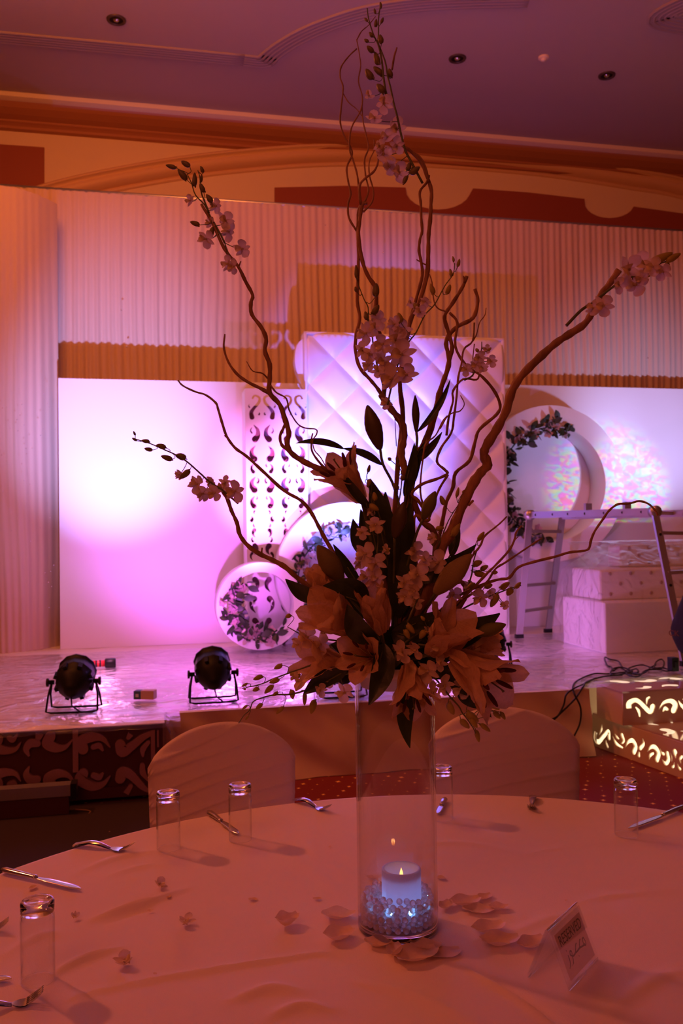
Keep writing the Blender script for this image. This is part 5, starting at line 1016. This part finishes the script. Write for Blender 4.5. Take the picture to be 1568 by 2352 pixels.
def lily(lab, base, mouth, Lpx, op, stem, spin=0, st=True, width=.2, name='lily'):
    b, m_ = Q(*base), Q(*mouth); L_ = Lpx*s_; rr = random.Random(sum(base[:2])); root = thing(name, Q(*stem), lab, 'lily', 'cream lilies in the bouquet')
    M = frame_z(b, m_-b, spin)
    mb = MB().tube(spl([Q(*stem), (Q(*stem)+b)/2+Vector((0, 0, -.006)), b+(m_-b)*.02], 5), s_*4.2, 8); mb.build('stem', STEMG, root)
    for k in range(6):
        inner = k % 2; o_ = max(.02, op*rr.uniform(.82, 1.2)*(1 if inner else 1.05)); Mp = M @ Matrix.Rotation(k*PI/3+rr.uniform(-.08, .08), 4, 'Z') @ Matrix.Diagonal((L_*1.0, L_*(1.12 if inner else .82), L_, 1)); obj('petal', lily_petal(o_, 1, width, 0), root, Mp)
    if st:
        for k in range(6):
            an = k*PI/3+.4; d = Vector((math.cos(an)*.26, math.sin(an)*.26, 1)).normalized(); p = [M @ (Vector((0, 0, .04))*L_), M @ (d*L_*.4), M @ (d*L_*.72+Vector((math.cos(an), math.sin(an), 0))*L_*.06)]
            fo = MB().tube(spl(p, 4), s_*1.2, 6).build('stamen', FILA, root); e = p[2]; Ma = frame_z(e, (M.to_3x3() @ Vector((math.cos(an)*.5, math.sin(an)*.5, .8))), 0) @ Matrix.Diagonal((L_*.19, L_*.19, L_*.12, 1)); obj('anther', ANT, fo, Ma)
        MB().tube([M @ Vector((0, 0, 0)), M @ Vector((0, 0, L_*.8)), M @ Vector((.01*L_, 0, L_*.84))], [s_*2, s_*1.6, s_*3], 7).build('pistil', BUDG, root)
    return root
lily('cream lily in profile opening left, highest in the bouquet', (832, 1150, -.02), (783, 1080, -.04), 140, .55, (890, 1400, 0), .5, True, .17)
lily('large cream lily on the upper left flank with broad petals', (812, 1448, -.07), (720, 1388, -.12), 138, .52, (880, 1500, -.02), .2, False, .25)
lily('half-open cream lily standing upright left of centre', (876, 1452, -.10), (858, 1390, -.12), 118, .2, (890, 1510, -.03), .3, False, .22)
lily('cream lily facing left with dark red anthers on show', (862, 1512, -.07), (800, 1504, -.16), 112, .62, (890, 1530, -.02), .35, True, .22)
lily('cream lily at the lower left edge with curled tips', (785, 1520, -.06), (700, 1515, -.09), 128, .6, (870, 1530, -.02), .1, False, .2)
lily('cream lily hanging down over the front of the vase rim', (938, 1525, -.10), (948, 1600, -.14), 124, .5, (915, 1500, -.03), .5, True, .2)
lily('largest cream lily pointing down right with red anthers', (1040, 1505, -.10), (1118, 1560, -.15), 168, .52, (930, 1490, -.03), .35, True, .21)
lily('cream lily with one broad petal raised, right of centre', (990, 1500, -.09), (1035, 1440, -.13), 135, .45, (920, 1510, -.03), .0, False, .24)
lily('cream lily lying towards the right behind the big leaf', (1040, 1500, -.05), (1105, 1478, -.06), 115, .3, (930, 1490, -.02), .6, False, .2)
lily('nearly closed cream lily at the upper left edge', (757, 1382, -.04), (727, 1325, -.05), 92, .1, (870, 1470, -.01), .2, False, .27)
lily('narrow cream lily trumpet sticking out right under a green bud', (1075, 1455, -.02), (1130, 1466, -.02), 80, .22, (940, 1480, 0), .2, False, .18)

def leaf_mesh_world(p0, p1, hw, bend, droop=0, twist=.3, serr=0):
    ax = p1-p0; L_ = ax.length; side = ax.cross(_f).normalized(); nrm = side.cross(ax).normalized()
    def f_(a_, b):
        c = p0+ax*a_+side*(-bend*s_*4*a_*(1-a_))+nrm*(droop*L_*a_*a_); w_ = hw*s_*max(.02, math.sin(PI*min(.99, a_**.8*.97+.02)))**.85; v = (b-.5)*2
        if serr: w_ *= 1+.06*math.sin(a_*45)
        tw = twist*math.sin(a_*PI*1.3); return c+(side*math.cos(tw)+nrm*math.sin(tw))*w_*v + nrm*(.35*w_*abs(v))*-1 + nrm*(.05*w_*math.sin(a_*14+v*2))
    return MB().grid(f_, 16, 6)
def leaf(lab, base, tip, hw, bend=0, droop=0, twist=.3, root=(900, 1480, 0), serr=0, parent=None):
    p0, p1 = Q(*base), Q(*tip); me = leaf_mesh_world(p0, p1, hw, bend, droop, twist, serr)
    if parent is not None: return me.build('leaf', LEAF, parent)
    t = thing('lily_leaf', Q(*root), lab, 'leaf', 'dark lily leaves'); me.build('blade', LEAF, t); MB().tube(spl([Q(*root), (Q(*root)+p0)/2, p0+(p1-p0)*.15, p0+(p1-p0)*.5], 4), s_*1.6, 6).build('midrib', STEMG, t); return t
def lbud(lab, base, tip, hw, stem, mt=BUDG, leaves=()):
    b, q = Q(*base), Q(*tip); t = thing('lily_bud', Q(*stem[-1]), lab, 'lily bud', 'green lily buds'); M = frame_z(b, q-b, .3) @ Matrix.Diagonal((hw*s_, hw*s_, (q-b).length, 1)); obj('bud', bud_mesh('lily', mt), t, M)
    MB().tube(spl([b+(q-b)*.01]+[Q(*p) for p in stem], 5), s_*3.2, 8).build('stem', STEMG, t)
    for l_ in leaves: leaf('', *l_, parent=t)
    return t
lbud('dark pointed lily bud alone against the quilted panel, two narrow leaves to its left', (873, 1033, -.01), (843, 930, -.01), 21, [(880, 1068, -.01), (905, 1120, 0), (918, 1200, 0), (905, 1440, 0)], mat('dark_lily_bud_skin', (.075, .06, .02), .5), [((877, 1068, -.01), (786, 1030, -.02), 9, 8), ((790, 1031, -.02), (679, 1018, -.03), 8, 10)])  # one even dark base colour, deeper than the plain green bud
lbud('slim dark lily bud upright between the branches', (956, 994, -.02), (953, 907, -.02), 9.5, [(957, 1020, -.02), (945, 1090, 0), (925, 1200, 0), (905, 1440, 0)], mat('olive_bud_skin', (.06, .055, .02), .5), [((958, 992, -.01), (1034, 870, -.02), 8, 10)])
lbud('small olive lily bud leaning right below the crinkled branch', (971, 1193, -.06), (1000, 1128, -.07), 16, [(955, 1230, -.05), (930, 1320, -.03), (900, 1460, 0)])
lbud('olive lily bud upright over the dark centre leaves', (906, 1236, -.07), (928, 1152, -.08), 18, [(905, 1300, -.04), (900, 1460, 0)], bpy.data.materials['dark_lily_bud_skin'])
lbud('fat green lily bud pointing up right at the right flank', (998, 1364, -.10), (1083, 1272, -.13), 25, [(975, 1400, -.07), (920, 1480, 0)], mat('ripe_bud_skin', (.26, .21, .07), .5, bump=.2, scale=40, var=.2))
lbud('horizontal green lily bud at the far right of the bouquet', (1088, 1458, -.10), (1162, 1434, -.12), 16, [(1040, 1466, -.08), (920, 1490, -.02)])
lbud('broad green lily bud at the upper left flank', (786, 1335, -.05), (729, 1252, -.06), 26, [(800, 1370, -.04), (880, 1460, 0)], mat('olive_green_bud', (.17, .16, .045), .5, bump=.2, scale=40, var=.2))
for args in [('broad dark leaf upright left of the bouquet centre', (898, 1335, -.02), (851, 1102, -.01), 33, 6), ('broad dark leaf upright in the bouquet centre', (915, 1420, -.03), (942, 1155, -.03), 32, -5), ('second dark upright leaf tight behind the centre', (880, 1380, 0), (885, 1130, .02), 30, 0),
             ('curled dark leaf edge left of centre above the orchids', (862, 1285, -.02), (810, 1192, -.03), 20, -12), ('pointed dark leaf beside the curled one', (862, 1310, -.01), (828, 1170, 0), 20, 0),
             ('long dark leaf arching right above the star orchid', (925, 1330, -.04), (1094, 1250, -.09), 20, 18), ('largest dark leaf reaching right above the horizontal bud', (955, 1450, -.06), (1148, 1409, -.12), 33, 24), ('short green leaf behind the thick right branch', (1036, 1280, .0), (1051, 1190, .01), 13, 0),
             ('dark green leaf hanging over the vase rim left of the hanging lily', (882, 1478, -.10), (850, 1614, -.17), 26, -10, .1, .2), ('dark leaf hanging lowest in front of the vase', (952, 1560, -.11), (941, 1718, -.13), 19, 16, 0, .1), ('dark pointed leaf with a thin tip at the far left', (745, 1375, -.05), (655, 1330, -.07), 19, -10),
             ('dark leaf folded over the top of the upper left lily', (845, 1395, -.10), (742, 1345, -.14), 24, 22), ('narrow dark leaf along the long left branch', (830, 1355, -.04), (765, 1250, -.05), 13, 0), ('dark leaf under the half-open lily', (862, 1475, -.11), (797, 1388, -.16), 27, -14),
             ('brownish leaf at the lower left above the hanging buds', (795, 1540, -.08), (696, 1595, -.10), 21, 8), ('dark leaf behind the lily with red anthers', (850, 1490, -.06), (775, 1438, -.08), 18, 0), ('dark leaf behind the lower right orchids', (1005, 1515, -.06), (1085, 1600, -.09), 19, 6),
             ('small dark leaf tip at the lower right', (1050, 1575, -.07), (1102, 1628, -.09), 15, 4), ('tiny dark leaf tip under the largest lily', (1105, 1612, -.09), (1128, 1648, -.1), 7, 0), ('dark leaf lying flat right of centre', (900, 1460, -.06), (1012, 1402, -.10), 28, 10), ('dark leaf filling the centre below the star orchids', (900, 1450, -.07), (985, 1480, -.08), 30, 0),
             ('dark leaf filling the centre above the vase', (905, 1440, -.05), (900, 1540, -.07), 34, 0), ('dark leaf low behind the left lilies', (870, 1500, -.02), (760, 1480, -.04), 30, 0), ('dark leaf low behind the right lilies', (930, 1490, -.02), (1060, 1500, -.03), 34, 0),
             ('dark leaf leaning left behind the upper left lily', (880, 1420, .0), (780, 1360, .0), 26, 0), ('dark leaf behind the orchids right of centre', (930, 1420, .0), (1000, 1300, .0), 26, 0), ('narrow dark leaf below the antler branch fork', (945, 1065, .0), (1015, 992, -.02), 10, 6), ('slender dark leaf hugging the central branch', (928, 1140, -.01), (951, 1018, -.02), 13, 6),
             ('slender dark leaf right of the central branch', (950, 1110, -.01), (975, 1015, 0), 10, -6), ('narrow dark leaf beneath the highest lily', (852, 1170, -.04), (779, 1077, -.07), 11, -4), ('dark leaf under the broad left bud', (800, 1400, -.03), (765, 1335, -.03), 20, 6), ('dark leaf behind the vase mouth at left', (860, 1510, 0), (800, 1560, 0), 26, 0), ('dark leaf behind the vase mouth at right', (950, 1500, 0), (1020, 1560, 0), 26, 0)]:
    leaf(*args)

# ------------------------------------------------------------------ fallen petals and flowers on the cloth
FPT = mat('fallen_petal_skin', (.78, .6, .42), .6, trans=.3, var=.1, scale=60)
def fallen(lab, px, py, r, rot=0, cup=.7, n=1, el=1.3):
    c = FL(px, py, ZT+.0025); rr = random.Random(px*7+py); s1 = (c-CAM).length/FPX; root = None
    rad = r*s1; M = Matrix.Translation(c) @ Matrix.Rotation(rot, 4, 'Z')
    if n == 1:
        o = MB().grid(lambda a_, b: (rad*el*(a_-.5)*2, rad*.85*math.sin(PI*min(.985, a_*.92+.05))**.42*(b-.5)*2, rad*cup*(((a_-.5)*2)**2*.5+(math.sin(PI*min(.985, a_*.92+.05))**.9*(b-.5)*2)**2*.6)+rad*.07*math.sin(a_*8+b*5)), 9, 7, M).build('fallen_petal', FPT)
        return tag(o, lab, 'petal', 'petals fallen on the tablecloth')
    t = thing('fallen_orchid', c, lab, 'flower', 'orchids fallen on the tablecloth')
    c2 = c+Vector((0, 0, rad*.2)); M = frame_z(c2, -_f*.35+Vector((0, 0, .9))+_r*rr.uniform(-.4, .4), rr.uniform(0, 6))
    b_o = obj('blossom', LIPM, t, M @ Matrix.Diagonal((rad, rad, rad, 1)))
    for k in range(5):
        obj('petal', OP[k % 2][rr.randrange(3)], b_o, M @ Matrix.Rotation(2*PI*k/5, 4, 'Z') @ Matrix.Rotation(-.35+rr.uniform(-.3, .3), 4, 'Y') @ Matrix.Diagonal((rad*.95, rad*.95, rad*.95, 1)))
    return t
fallen('fallen orchid on the cloth in front of the left tumblers', 366, 2036, 20, 0, 0, 5); fallen('fallen orchid on the cloth left of the single cupped petal', 428, 2122, 22, 0, 0, 5); fallen('fallen orchid lying nearest the lower left corner of the table', 287, 2215, 27, 0, 0, 5); fallen('small fallen orchid right of the nearest tumbler', 173, 2108, 12, 0, 0, 5)
fallen('strongly cupped pale petal alone left of the vase', 660, 2124, 24, .4, 1.6, 1, 1.05); fallen('pale petal at left of the vase base, upper of two', 777, 2108, 27, -.3, .9); fallen('pale petal at left of the vase base, lower of two', 779, 2155, 31, .3, 1.0, 1, 1.05)
fallen('greenish-centred petal touching the front left of the vase', 868, 2172, 22, -.5, 1.0); fallen('torn pale petal under the vase front', 905, 2190, 20, 1.2, 1.2); fallen('largest pale petal in front of the vase', 955, 2200, 37, .2, .7); fallen('round pale petal at the front right foot of the vase', 978, 2176, 25, -.3, .6); fallen('flat pale petal trailing right of the vase foot', 1020, 2190, 28, .1, .3)
fallen('small pale petal just right of the vase, nearest it', 1024, 2084, 16, .9, 1.1); fallen('pale petal in the group right of the vase, middle one', 1068, 2076, 26, .1, .8); fallen('pale petal in the group right of the vase, lowest one', 1098, 2092, 25, -.4, .5); fallen('tiny pale petal above the right group', 1112, 2062, 15, .4, .6); fallen('small pale petal farthest right in the upper group', 1145, 2087, 16, -.2, .9)
fallen('pale petal half way to the sign, upper of two', 1122, 2138, 28, .2, .9); fallen('pale petal half way to the sign, lower curved one', 1148, 2168, 31, -.1, .9); fallen('pale petal behind the left foot of the sign', 1222, 2172, 26, .4, .9)
for (x, y, r_), lab in zip([(580, 2066, 7), (728, 2065, 7), (387, 2060, 6), (345, 2092, 5), (75, 2040, 8), (356, 2237, 4), (757, 1945, 3), (1012, 2017, 9), (851, 2016, 9), (1300, 2068, 3)], ['crumb of petal in the open cloth left of the vase', 'crumb of petal close left of the vase', 'crumb below the upper left fallen orchid', 'crumb on the crease left of the fallen orchids', 'crumb beside the left knife', 'dark speck near the lower left fallen orchid', 'dark speck far left of the vase', 'petal scrap right of the candle, outside the vase', 'petal scrap seen through the left of the vase', 'dark speck above the sign']): fallen(lab, x, y, r_, r_*1.3, .5)
